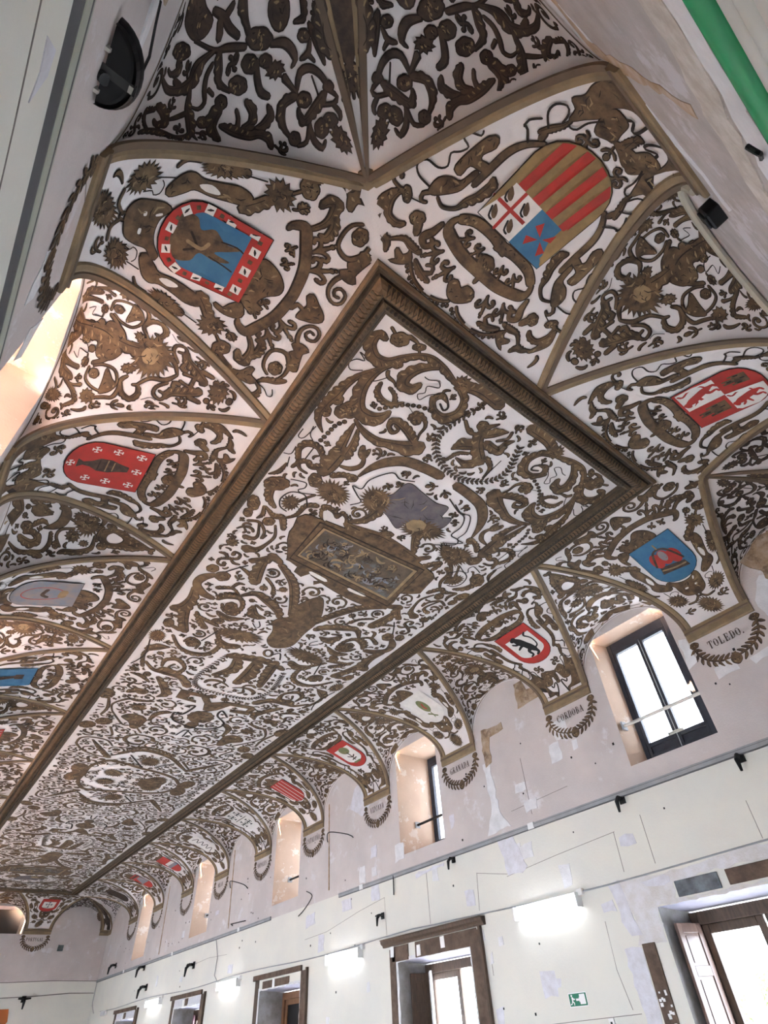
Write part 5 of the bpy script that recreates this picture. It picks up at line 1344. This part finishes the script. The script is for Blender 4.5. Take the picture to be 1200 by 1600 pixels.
# ------------------------------------------------------------------ coats of arms
class Shield(Art):
    def __init__(s,hw,g0,g1): super().__init__(); s.name='painted_coat_of_arms'; s.hw=hw; s.g0=g0; s.g1=g1
    def T(s,X,Y): return (X*s.hw,lerp(s.g0,s.g1,Y))
    def out(s,m=0):
        y1=.62; P=[(-1+m,m*.8),(1-m,m*.8)]
        for i in range(0,13):
            a=pi*i/12; P.append(((1-m)*cos(a),y1+(1-y1-m*.8)*sin(a)))
        return [s.T(*p) for p in P]
    def field(s,col,m=0,h=1.4,o=True): s.add('F',col,s.out(m),o=o,h=h)
    def poly(s,col,P,h=2.0,o=False): s.add('F',col,[s.T(*p) for p in P],o=o,h=h)
    def line(s,col,P,w): s.add('S',col,cr([(*s.T(x,y),w) for x,y in P],.03),o=False)
    def halfpoly(s,col,x0,x1,y0,y1,h=2.0):
        """vertical strip clipped by the shield foot"""
        P=[(x0,y0),(x1,y0)]; n=5
        def foot(x): x=max(-.999,min(.999,x)); return min(y1,.62+.38*sqrt(1-x*x)-.012)
        for i in range(n+1): x=lerp(x1,x0,i/n); P.append((x,foot(x)))
        s.poly(col,P,h)
    def lion(s,col,x,y,r,f=1):
        def L(P): s.line(col,[(x+a*r*f,y+b*r*.8) for a,b,_ in P],.0) if 0 else s.add('S',col,cr([(*s.T(x+a*r*f*1.25,y+b*r*.62),w*r*s.hw*1.5) for a,b,w in P],.02),o=False)
        L([(.35,-.75,.35),(.2,-.45,.55),(0,-.1,.5),(-.2,.3,.5),(-.35,.6,.35)]); L([(.3,-.85,.3),(.6,-.75,.25)])
        L([(.15,-.4,.2),(.55,-.35,.16),(.8,-.5,.14)]); L([(.1,-.15,.2),(.5,-.05,.16),(.75,.05,.12)])
        L([(-.2,.3,.3),(.2,.5,.22),(.15,.85,.16),(.4,.95,.12)]); L([(-.3,.5,.3),(-.4,.85,.2),(-.15,1,.14)]); L([(-.35,.5,.12),(-.8,.3,.1),(-.85,-.3,.1),(-.6,-.7,.14),(-.85,-.9,.1)])
    def castle(s,x,y,r):
        P=[(-.7,.8),(-.7,-.3),(-.45,-.3),(-.45,-.1),(-.3,-.1),(-.3,-.75),(-.1,-.75),(-.1,-.6),(.1,-.6),(.1,-.75),(.3,-.75),(.3,-.1),(.45,-.1),(.45,-.3),(.7,-.3),(.7,.8)]
        s.poly('',[(x+a*r,y+b*r*.62) for a,b in P],2.0,False)
        for a,b in ((-.0,.5),(0,-.35),(-.5,.2),(.5,.2)): s.line('k',[(x+a*r,y+(b-.12)*r*.6),(x+a*r,y+(b+.12)*r*.6)],.016)
    def cross(s,col,x,y,r,w=.014,pot=False):
        s.line(col,[(x-r,y),(x+r,y)],w); s.line(col,[(x,y-r*.45),(x,y+r*.45)],w)
        if pot:
            for e in (1,-1): s.line(col,[(x+e*r,y-r*.2),(x+e*r,y+r*.2)],w); s.line(col,[(x-r*.4,y+e*r*.45),(x+r*.4,y+e*r*.45)],w)
def sh_castle_border(s):
    s.field('r'); s.field('b',.22,1.7)
    O=s.out(.11); Q=[]
    for i in range(len(O)):
        p,q=O[i],O[(i+1)%len(O)]; k=max(1,int(hypot(q[0]-p[0],q[1]-p[1])/.01)); Q+=[(lerp(p[0],q[0],t/k),lerp(p[1],q[1],t/k)) for t in range(k)]
    L=[0]
    for a,b in zip(Q,Q[1:]+Q[:1]): L.append(L[-1]+hypot(b[0]-a[0],b[1]-a[1]))
    n=24
    for i in range(n):
        t=L[-1]*(i+.5)/n; j=max(0,min(len(Q)-2,next(k for k in range(len(L)) if L[k]>=t)-1)); p,q=Q[j],Q[j+1]; l=hypot(q[0]-p[0],q[1]-p[1]) or 1; ux,uy=(q[0]-p[0])/l,(q[1]-p[1])/l; k=.035
        sq=[(p[0]+a*ux*k-b*uy*k,p[1]+a*uy*k+b*ux*k) for a,b in ((-1,-1),(1,-1),(1,1),(-1,1))]
        if i%2: s.add('F','w',sq,o=False,h=2.0); s.add('S','k',[(p[0]-ux*.02-uy*.01,p[1]-uy*.02+ux*.01,.008),(p[0],p[1],.02),(p[0]+ux*.022+uy*.008,p[1]+uy*.022-ux*.008,.008)],o=False)
        else: s.add('F','',[(p[0]+(x-p[0])*.45,p[1]+(y-p[1])*.45) for x,y in sq],o=False,h=2.0)
    s.add('F','',cr([s.T(*p) for p in ((-.1,.98-.12),(-.55,.85),(-.6,.7),(-.35,.62),(-.5,.5),(-.3,.36),(-.35,.2),(-.15,.3),(.05,.42),(.1,.25),(.25,.38),(.22,.55),(.5,.6),(.62,.75),(.35,.84),(.1,.88))],.03,True),o=True,h=2.0)
    s.line('d',[(.2,.45),(.25,.3),(.3,.2)],.012); s.line('d',[(-.3,.4),(-.35,.25),(-.3,.18)],.012); s.line('d',[(-.2,.7),(.1,.6),(.3,.7)],.02); s.line('o',[(-.1,.5),(.1,.55),(.05,.7)],.03)
def sh_aragon(s):
    s.field('g2'); s.poly('w',[(-1,0),(0,0),(0,.36),(-1,.36)],1.8); s.poly('b',[(0,0),(1,0),(1,.36),(0,.36)],1.8)
    s.line('r',[(-.5,0),(-.5,.36)],.028); s.line('r',[(-1,.18),(0,.18)],.028)
    for x,y in ((-.75,.09),(-.25,.09),(-.75,.27),(-.25,.27)):
        s.add('S','',cr([(*s.T(x-.08,y+.04),.02),(*s.T(x,y),.05),(*s.T(x+.07,y-.03),.035)],.02),o=False); s.line('k',[(x-.12,y+.02),(x-.04,y-.05),(x+.06,y-.06)],.016)
    for a in (-1,1):
        for b in (-1,1): s.poly('r',[(.5+.04*a,.18+.012*b),(.5+.32*a,.18+.05*b),(.5+.22*a,.18+.12*b)],2.1)
    for i in range(9): s.halfpoly('g2' if i%2==0 else 'r',-1+i*2/9,-1+(i+1)*2/9,.36,1)
def sh_castile(s):
    s.field('r'); 
    s.halfpoly('w',-.94,0,.03,.47); s.halfpoly('w',0,.94,.47,.96,2.0)
    s.castle(.47,.25,.36); s.castle(-.46,.68,.32); s.lion('r',-.47,.25,.36); s.lion('r',.44,.68,.34)
def sh_jug(s):
    s.field('r'); s.poly('l',[(-.12,.2),(.12,.2),(.2,.32),(.3,.42),(.3,.56),(.14,.66),(.08,.76),(.2,.84),(-.2,.84),(-.08,.76),(-.14,.66),(-.3,.56),(-.3,.42),(-.2,.32)],2.0,True)
    s.line('o',[(-.25,.46),(.25,.46)],.012); s.line('d',[(-.22,.56),(.22,.56)],.012); s.line('o',[(-.2,.38),(.2,.38)],.01)
    for x,y in ((-.7,.12),(0,.1),(.7,.12),(-.72,.4),(.72,.4),(-.68,.66),(.68,.66),(0,.93)): s.cross('w',x,y,.11,.013,True)
def sh_faded(s):
    s.field('X')
    s.add('S','r',cr([(*s.T(.5*cos(a),.5+.33*sin(a)),.012) for a in [i*pi/6 for i in range(13)]],.03),o=False); s.line('l',[(-.3,.45),(.1,.5),(.3,.42)],.05); s.line('o',[(-.2,.2),(.2,.22)],.09)
def sh_tower(s):
    s.field('b'); s.poly('l',[(-.22,.86),(-.14,.3),(-.26,.3),(-.26,.16),(.26,.16),(.26,.3),(.14,.3),(.22,.86)],2.0,True); s.line('o',[(-.1,.5),(.1,.5)],.02)
def sh_crown(s):
    s.field('b'); s.poly('l',[(-.55,.66),(-.6,.8),(.6,.72),(.5,.56)],2.0,True)
    for cx in (-.38,.0,.38): s.add('F','r',cr([s.T(cx+.26*cos(a),.42+.17*sin(a)+ (.06 if cx<0 else -.0)) for a in [i*pi/5 for i in range(10)]],.03,True),o=True,h=2.0)
    s.add('F','X',[s.T(.02+.16*cos(i*pi/6),.38+.12*sin(i*pi/6)) for i in range(12)],o=True,h=2.2); s.line('l',[(-.6,.6),(-.3,.3),(.0,.22),(.3,.26),(.58,.52)],.03); s.line('o',[(-.5,.72),(0,.7),(.5,.64)],.025)
    s.line('o',[(0,.2),(0,.1)],.02)
def sh_cordoba(s): s.field('r'); s.field('w',.24,1.7); s.lion('k',0,.47,.52,1)
def sh_granada(s):
    s.field('w'); s.add('F','g',cr([s.T(.32*cos(a),.42+.22*sin(a)) for a in [i*pi/5 for i in range(10)]],.03,True),o=True,h=2.0); s.line('r',[(-.05,.34),(.05,.44),(0,.52)],.03)
    s.line('g',[(0,.63),(.03,.85)],.018); s.line('g',[(.0,.75),(.25,.68)],.04); s.line('g',[(0,.78),(-.2,.84)],.035)
def sh_tree(s):
    s.field('r'); s.field('w',.24,1.7); s.add('F','g',cr([s.T(.42*cos(a),.3+.14*sin(a)) for a in [i*pi/5 for i in range(10)]],.03,True),o=True,h=2.0)
    s.line('l',[(0,.4),(0,.72)],.03); s.line('l',[(-.3,.55),(0,.6),(.3,.52)],.03); s.line('l',[(-.25,.66),(.2,.68)],.03); s.line('g',[(-.3,.8),(.3,.8)],.05)
def sh_bars(s):
    s.field('r')
    for i in range(1,9,2): s.halfpoly('w',-1+i*2/9+.06,-1+i*2/9+.12,.02,1)
def sh_crosses(s):
    s.field('w'); s.line('l',[(-1,.42),(1,.42)],.02)
    for x,y in ((-.5,.2),(.5,.2),(-.4,.66),(.4,.66)): s.cross('k',x,y,.3,.03,True)
def sh_serpent(s): s.field('w'); s.add('S','k',cr([(*s.T(.45*(-1)**i,.1+.1*i),.022) for i in range(9)],.02),o=False)
def sh_bands(s): s.field('r'); s.poly('w',[(-1,.36),(1,.36),(1,.5),(-1,.5)],1.8); s.halfpoly('X',-.99,.99,.5,.66)
def sh_redblue(s): s.field('r'); s.poly('X',[(-1,.2),(.2,.2),(1,.62),(-1,.62)],1.8); s.line('l',[(-1,.1),(1,.1)],.06)
def sh_dark(s): s.field('l')
def sh_portugal(s):
    s.field('r'); s.field('w',.3,1.7)
    for x,y in ((0,.46),(-.28,.46),(.28,.46),(0,.28),(0,.64)): s.add('F','X',[s.T(x+.12*cos(i*pi/4),y+.085*sin(i*pi/4)) for i in range(8)],o=True,h=2.0)
MGOLD=mat('olive_gold_paint',(.27,.19,.085),.75,(.20,.14,.07),9,4)
PMS=PM+[MGOLD]; CI['g2']=12
SPEC={('L',0):('PA',sh_castle_border,'blue coat of arms with brown beast and red and white chequered border'),
('L',1):('PB',sh_jug,'red coat of arms with brown jug among small white crosses'),
('L',2):('PA',sh_faded,'faded grey blue coat of arms on the foreshortened side'),
('L',3):('PB',sh_tower,'blue coat of arms with brown tower, cut by the picture edge'),
('N',0):('PB',sh_aragon,'large coat of arms, red and gold stripes with a blue cross quarter'),
('N',1):('PB',sh_castile,'quartered coat of arms with red lions and brown castles'),
('R',0):('PA',sh_crown,'blue coat of arms with red and gold crown above TOLEDO'),
('R',1):('PB',sh_cordoba,'red bordered coat of arms with black lion above CORDOBA'),
('R',2):('PA',sh_granada,'white coat of arms with green pomegranate above GRANADA'),
('R',3):('PB',sh_tree,'red bordered coat of arms with green tree above VIZCAYA'),
('R',4):('PA',sh_bars,'red coat of arms with thin white stripes'),
('R',5):('PB',sh_crosses,'white coat of arms with four black crosses'),
('R',6):('PA',sh_serpent,'white coat of arms with wavy black serpent above MILAN'),
('R',7):('PB',sh_bands,'red coat of arms crossed by white and grey bands'),
('R',8):('PA',sh_redblue,'small red and slate blue coat of arms far down the wall'),
('R',9):('PB',sh_dark,'dark brown coat of arms nearest the far corner'),
('F',1):('PA',sh_portugal,'red bordered white coat of arms with blue dots above PORTUGAL')}
for key,P in PENDS.items():
    if isinstance(key[1],str): continue
    ty,fn,lab=SPEC.get(key,(('PA','PB')[key[1]%2],(sh_bars,sh_tower)[key[1]%2],None))
    pn=PanelP(P)
    dx=.065 if key==('N',0) else 0
    class Sft:
        def __init__(s,p,d): s.p=p; s.d=d
        def map(s,x,y,n=0): return s.p.map(x+s.d,y,n)
    pl=Sft(pn,dx)
    seen_side=not (key[0]=='L' and key[1]>5)
    lay(GP[ty],pl,PO[key],clip=lambda x,y:pn.ok(x+dx,y,.06))
    if key in (('L',0),('R',0),('N',0),('N',1),('R',9),('F',0),('F',1)):
        B=Art(); occ=Occ(-2.3,2.3,-.1,ARC+.1,.02); occ.g=[bytearray(r) for r in occ.g]; occ.art(TP[ty][0],.008)
        S=Art(); S.blob('',[(-.36,.6),(.36,.6),(.36,1.2),(.2,1.45),(0,1.5),(-.2,1.45),(-.36,1.2)],False); occ.art(S)
        filler(B,occ,lambda x,y:pn.ok(x+dx,y,.12) and y>.04 and y<2.1,[(.15,4),(.11,6),(.08,6)],rng,None,(-2.1,2.1),(0,ARC),gap=.025)
        lay(geom(B),pl,PO[key],rename='painted_sprigs')
    s=Shield(.355 if key==('N',0) else .31 if ty=='PA' else .33,.655,1.53 if key==('N',0) else 1.42 if ty=='PA' else 1.42)
    fn(s)
    o=lay(geom(s),pl,PO[key],mats=PMS,base=.004)[0]
    if lab: o['label']=lab
# ------------------------------------------------------------------ lunettes
for key,L in LUNS.items():
    k,i=key; fl=1
    if isinstance(i,str):
        g=GU['UC']; fl={'n':1,'f':-1,'r':-1,'l':1}[i]
    elif k in 'NF': g=GU['UA']
    elif k=='L': g=GU['UA' if i%2==0 else 'UB']
    else: g=GU['UB' if i%2==0 else 'UA']
    pu=PanelU(L,fl)
    lay(g,pu,LO[key],clip=lambda x,y:pu.ok(x,y,.0))
# ------------------------------------------------------------------ corner spandrels
A=Art(); A.name='painted_term_figure'
for q in (((0,.62,.07),(0,.66,.06)),): A.ell('l',0,.62,(.075,0),(0,.085),'B')
for x in (-.06,-.03,0,.03,.06): A.stroke('l',[(x,.55,.016),(x*1.3,.5,.008)])
A.stroke('l',[(0,.70,.07),(0,.78,.14),(0,.92,.18),(0,1.1,.19),(0,1.35,.2),(0,1.6,.2)])
for e in (1,-1):
    A.stroke('l',[(.08*e,.74,.06),(.15*e,.82,.08),(.13*e,.95,.09),(.09*e,1.02,.07)]); A.stroke('l',[(.1*e,1.35,.1),(.2*e,1.42,.12),(.24*e,1.6,.1),(.14*e,1.75,.06)])
    A.stroke('l',[(.05*e,1.75,.06),(.18*e,1.9,.12),(.28*e,2.1,.08)])
A.stroke('l',[(0,1.6,.1),(0,1.85,.2),(0,2.1,.1)])
gd=geom(A)
for (k,c,sx,sy) in (('L','cn',-1,-1),('R','cn',1,-1),('L','cf',-1,1),('R','cf',1,1)):
    lay(gd,PanelD(sx,sy),PO[k,c],clip=lambda x,y:y<2.15 and y>.05,base=.01)
# ------------------------------------------------------------------ flat ceiling
A=Art(); A.parse(ART['FL']); A.sh=[q for q in A.sh]
YM=(Y0+Y1)/2
occ=Occ(-1.95,1.95,1.5,YM+.3,.02); occ.art(A,.014)
PFl=PanelF(); inner=[P for n,k,c,P,o in A.sh if n=='painted_landscape_panel' and c=='x'][-1]
B=Art(); B.name='painted_landscape_panel'
for q in range(110):
    u,v=rng.uniform(.06,.94),rng.uniform(.1,.9); a=[lerp(inner[0][i],inner[1][i],u) for i in (0,1)]; b=[lerp(inner[3][i],inner[2][i],u) for i in (0,1)]
    C=Art(); C.name=B.name; motif(C,rng.choice((1,2,5,5)),lerp(a[0],b[0],v),lerp(a[1],b[1],v),rng.choice((.05,.07,.1)),rng.random()*6.28,1,rng.choice(('d','o','X','l','')))
    for n,k,c,P,o in C.sh: B.sh.append((n,k,c,P,{'o':False,'h':4.2}))
A.sh+=B.sh
A.name='painted_scrollwork'
for yy in (10.2,12.1):
    pass
filler(A,occ,lambda x,y:PFl.ok(x,y,.05) and x>.0 and y<YM,[(.36,3),(.30,3),(.24,4),(.19,6),(.15,7),(.115,8),(.085,7),(.06,3),(.042,1)],rng,0,(0,1.85),(1.68,YM),gap=.016)
far=[(n,k,c,[(p[0],2*YM-p[1])+tuple(p[2:]) for p in P],o) for n,k,c,P,o in A.sh]
FLAB={'painted_cupids':'two entwined brown cupids inside a leaf wreath near the cornice','painted_masks':'bearded grotesque masks on a purple grey drape','painted_landscape_panel':'dark framed landscape panel tilted across the ceiling','painted_urn':'purple brown urn below the landscape panel','painted_hounds':'three brown hanging beasts in a thin leaf wreath','painted_basket':'flat brown basket on angular brackets','painted_ring':'large beaded ring at the middle of the ceiling'}
lay(geom(A),PFl,ceiling,tagd=FLAB)
B=Art(); B.sh=far; lay(geom(B,grid=.4),PFl,ceiling,base=.0008)
# ------------------------------------------------------------------ name tablets painted on the walls under the corbels
class PanelW:
    def __init__(s,k,c): s.w=WALLS[k]; s.c=c; s.k=k; s.f=1
    def map(s,x,y,n=0): return Vector(s.w.p(s.c+x,ZS-.01-y,-n*.8))
A=Art(); A.name='painted_garland'
for e in (1,-1):
    P=cr([(.44*e,.05,.03),(.43*e,.2,.04),(.33*e,.34,.05),(.18*e,.42,.05),(0,.46,.05)],.02)
    A.stroke('',[(.44*e,.02,.03),(.42*e,.2,.02),(.33*e,.33,.02),(.18*e,.41,.02),(0,.44,.02)])
    A.ell('',.43*e,.06,(.07,0),(0,.05),'B')
    for i in range(4,len(P)-1,4):
        a,b=P[i],P[i+1]; l=hypot(b[0]-a[0],b[1]-a[1]); ux,uy=(b[0]-a[0])/l,(b[1]-a[1])/l
        for q in (1,-1):
            vx,vy=ux*.5-uy*q*.8,uy*.5+ux*q*.8; A.stroke('',[(a[0],a[1],.02),(a[0]+vx*.05,a[1]+vy*.05,.045),(a[0]+vx*.10+ux*.02,a[1]+vy*.10,.014)],.015)
A.ell('',0,.47,(.06,0),(0,.07),'B')
gw=geom(A,ow=.006)
# letter strokes on an 8 grid, first digit 1 = thick stroke, thin ones are the serifs
GLYPH={}
def G_(ch,*st): GLYPH[ch]=[[w]+[(a/8,b/8) for a,b in P_] for w,P_ in st]
O_=[(4,0),(1.6,1),(.8,4),(1.6,7),(4,8),(6.4,7),(7.2,4),(6.4,1),(4,0)]
G_('T',(1,[(4,0),(4,8)]),(0,[(0,8),(8,8)]),(0,[(0,8),(0,6)]),(0,[(8,8),(8,6)]),(0,[(2.5,0),(5.5,0)]))
G_('O',(0,O_),(1,[(1.2,2),(.9,4),(1.2,6)]),(1,[(6.8,2),(7.1,4),(6.8,6)]))
G_('L',(1,[(2,0),(2,8)]),(0,[(.5,8),(3.5,8)]),(0,[(.5,0),(7,0)]),(0,[(7,0),(7,2.2)]))
G_('E',(1,[(2,0),(2,8)]),(0,[(.5,8),(7,8)]),(0,[(.5,0),(7,0)]),(0,[(7,0),(7,2)]),(0,[(7,8),(7,6)]),(0,[(2,4),(5.5,4)]),(0,[(5.5,3),(5.5,5)]))
G_('D',(1,[(2,0),(2,8)]),(0,[(.5,8),(4,8),(6.5,7),(7.3,4),(6.5,1),(4,0),(.5,0)]),(1,[(6.8,2.2),(7.2,4),(6.8,5.8)]))
G_('C',(0,[(7,6),(6,7.6),(4,8),(1.7,6.8),(.9,4),(1.7,1.2),(4,0),(6,.4),(7,2)]),(1,[(1.2,2),(.9,4),(1.2,6)]),(0,[(7,8),(7,5.5)]))
G_('R',(1,[(2,0),(2,8)]),(0,[(.5,8),(4.5,8),(6.4,7),(6.4,5),(4.5,4),(2,4)]),(1,[(4.2,4),(7.2,0)]),(0,[(.5,0),(3.5,0)]),(0,[(6.5,0),(8,0)]))
G_('B',(1,[(2,0),(2,8)]),(0,[(.5,8),(4.5,8),(6,7),(6,5),(4.5,4.2),(2,4.2)]),(0,[(4.5,4.2),(6.6,3.2),(6.6,1),(4.5,0),(.5,0)]),(1,[(6.5,3),(6.5,1)]))
G_('A',(0,[(4,8),(1,0)]),(1,[(4,8),(7,0)]),(0,[(2,3),(6,3)]),(0,[(0,0),(2.2,0)]),(0,[(5.6,0),(8,0)]))
G_('G',(0,[(7,6),(6,7.6),(4,8),(1.7,6.8),(.9,4),(1.7,1.2),(4,0),(6,.4),(6.8,1.4)]),(1,[(1.2,2),(.9,4),(1.2,6)]),(1,[(6.6,0),(6.6,3.4)]),(0,[(5,3.4),(8,3.4)]))
G_('N',(0,[(1.4,0),(1.4,8)]),(1,[(1.4,8),(6.6,0)]),(0,[(6.6,0),(6.6,8)]),(0,[(0,8),(2,8)]),(0,[(5.4,8),(8,8)]),(0,[(.2,0),(2.6,0)]))
G_('Ñ',*[(w[0],[(a*8,b*8) for a,b in w[1:]]) for w in GLYPH['N']],(0,[(2,9.6),(3.4,10.4),(5,9.6),(6,10.4)]))
G_('V',(1,[(1,8),(4,0)]),(0,[(7,8),(4,0)]),(0,[(0,8),(2.4,8)]),(0,[(5.8,8),(8,8)]))
G_('I',(1,[(2,0),(2,8)]),(0,[(.6,0),(3.4,0)]),(0,[(.6,8),(3.4,8)]))
G_('Z',(0,[(1,8),(7,8)]),(1,[(6.8,8),(1.2,0)]),(0,[(1,0),(7,0)]),(0,[(7,0),(7,2)]),(0,[(1,8),(1,6)]))
G_('Y',(1,[(1,8),(4,4)]),(0,[(7,8),(4,4)]),(1,[(4,4),(4,0)]),(0,[(0,8),(2.2,8)]),(0,[(6,8),(8,8)]),(0,[(2.6,0),(5.4,0)]))
G_('P',(1,[(2,0),(2,8)]),(0,[(.5,8),(4.5,8),(6.6,7),(6.6,4.8),(4.5,3.8),(2,3.8)]),(0,[(.5,0),(3.5,0)]),(1,[(6.5,6.8),(6.5,5)]))
G_('U',(1,[(1.6,8),(1.6,2)]),(0,[(1.6,2.4),(2.4,.6),(4,0),(5.8,.6),(6.6,2.4),(6.6,8)]),(0,[(.4,8),(3,8)]),(0,[(5.6,8),(7.8,8)]))
G_('S',(0,[(6.4,6),(5.6,7.6),(4,8),(2,7.4),(1.6,5.8)]),(1,[(1.8,5.6),(4,4.2),(6.4,2.6)]),(0,[(6.5,2.4),(6,.6),(4,0),(2,.4),(1.4,2)]))
G_('M',(0,[(1.2,0),(1.2,8)]),(1,[(1.2,8),(4,2)]),(0,[(4,2),(6.8,8)]),(1,[(6.8,8),(6.8,0)]),(0,[(0,0),(2.4,0)]),(0,[(5.6,0),(8,0)]))
G_('.',(1,[(1,.2),(1.6,.9)]))
NAMES={('R',0):'TOLEDO.',('R',1):'CORDOBA',('R',2):'GRANADA',('R',3):'VIZCAYA',('R',4):'CATALUÑA',('R',5):'NAPOLES',('R',6):'MILAN',('F',1):'PORTUGAL'}
for key,P in PENDS.items():
    if isinstance(key[1],str) : continue
    k,j=key; wo={'R':wall_right,'L':wall_left,'N':wall_near,'F':wall_far}[k]
    if k=='N' : continue
    c=(pw(P.lo,1)+pw(P.hi,1))/2
    g=lay(gw,PanelW(k,c),wo,mats=PM)[0]
    if key in NAMES:
        B=Art(); B.name='painted_name'; txt=NAMES[key]; h=.105; adv=[.36*h if ch in '.I' else .74*h for ch in txt]; x=-sum(adv)/2; sg=1 if k=='R' else -1
        for ch,ad in zip(txt,adv):
            for st in GLYPH[ch]:
                P_=[(-sg*(x+px*h*.56),.15-py*h+h*.5) for px,py in st[1:]]
                if len(P_)>3: P_=cr(P_,.02)
                B.add('S','l',[(a,b,.017 if st[0] else .008) for a,b in P_],o=False)
            x+=ad
        o=lay(geom(B),PanelW(k,c),wo,mats=PM)[0]
        o['label']='lettering reading %s under its corbel'%NAMES[key].strip('.')
        g['label']='leafy swag painted round the name %s'%NAMES[key].strip('.')
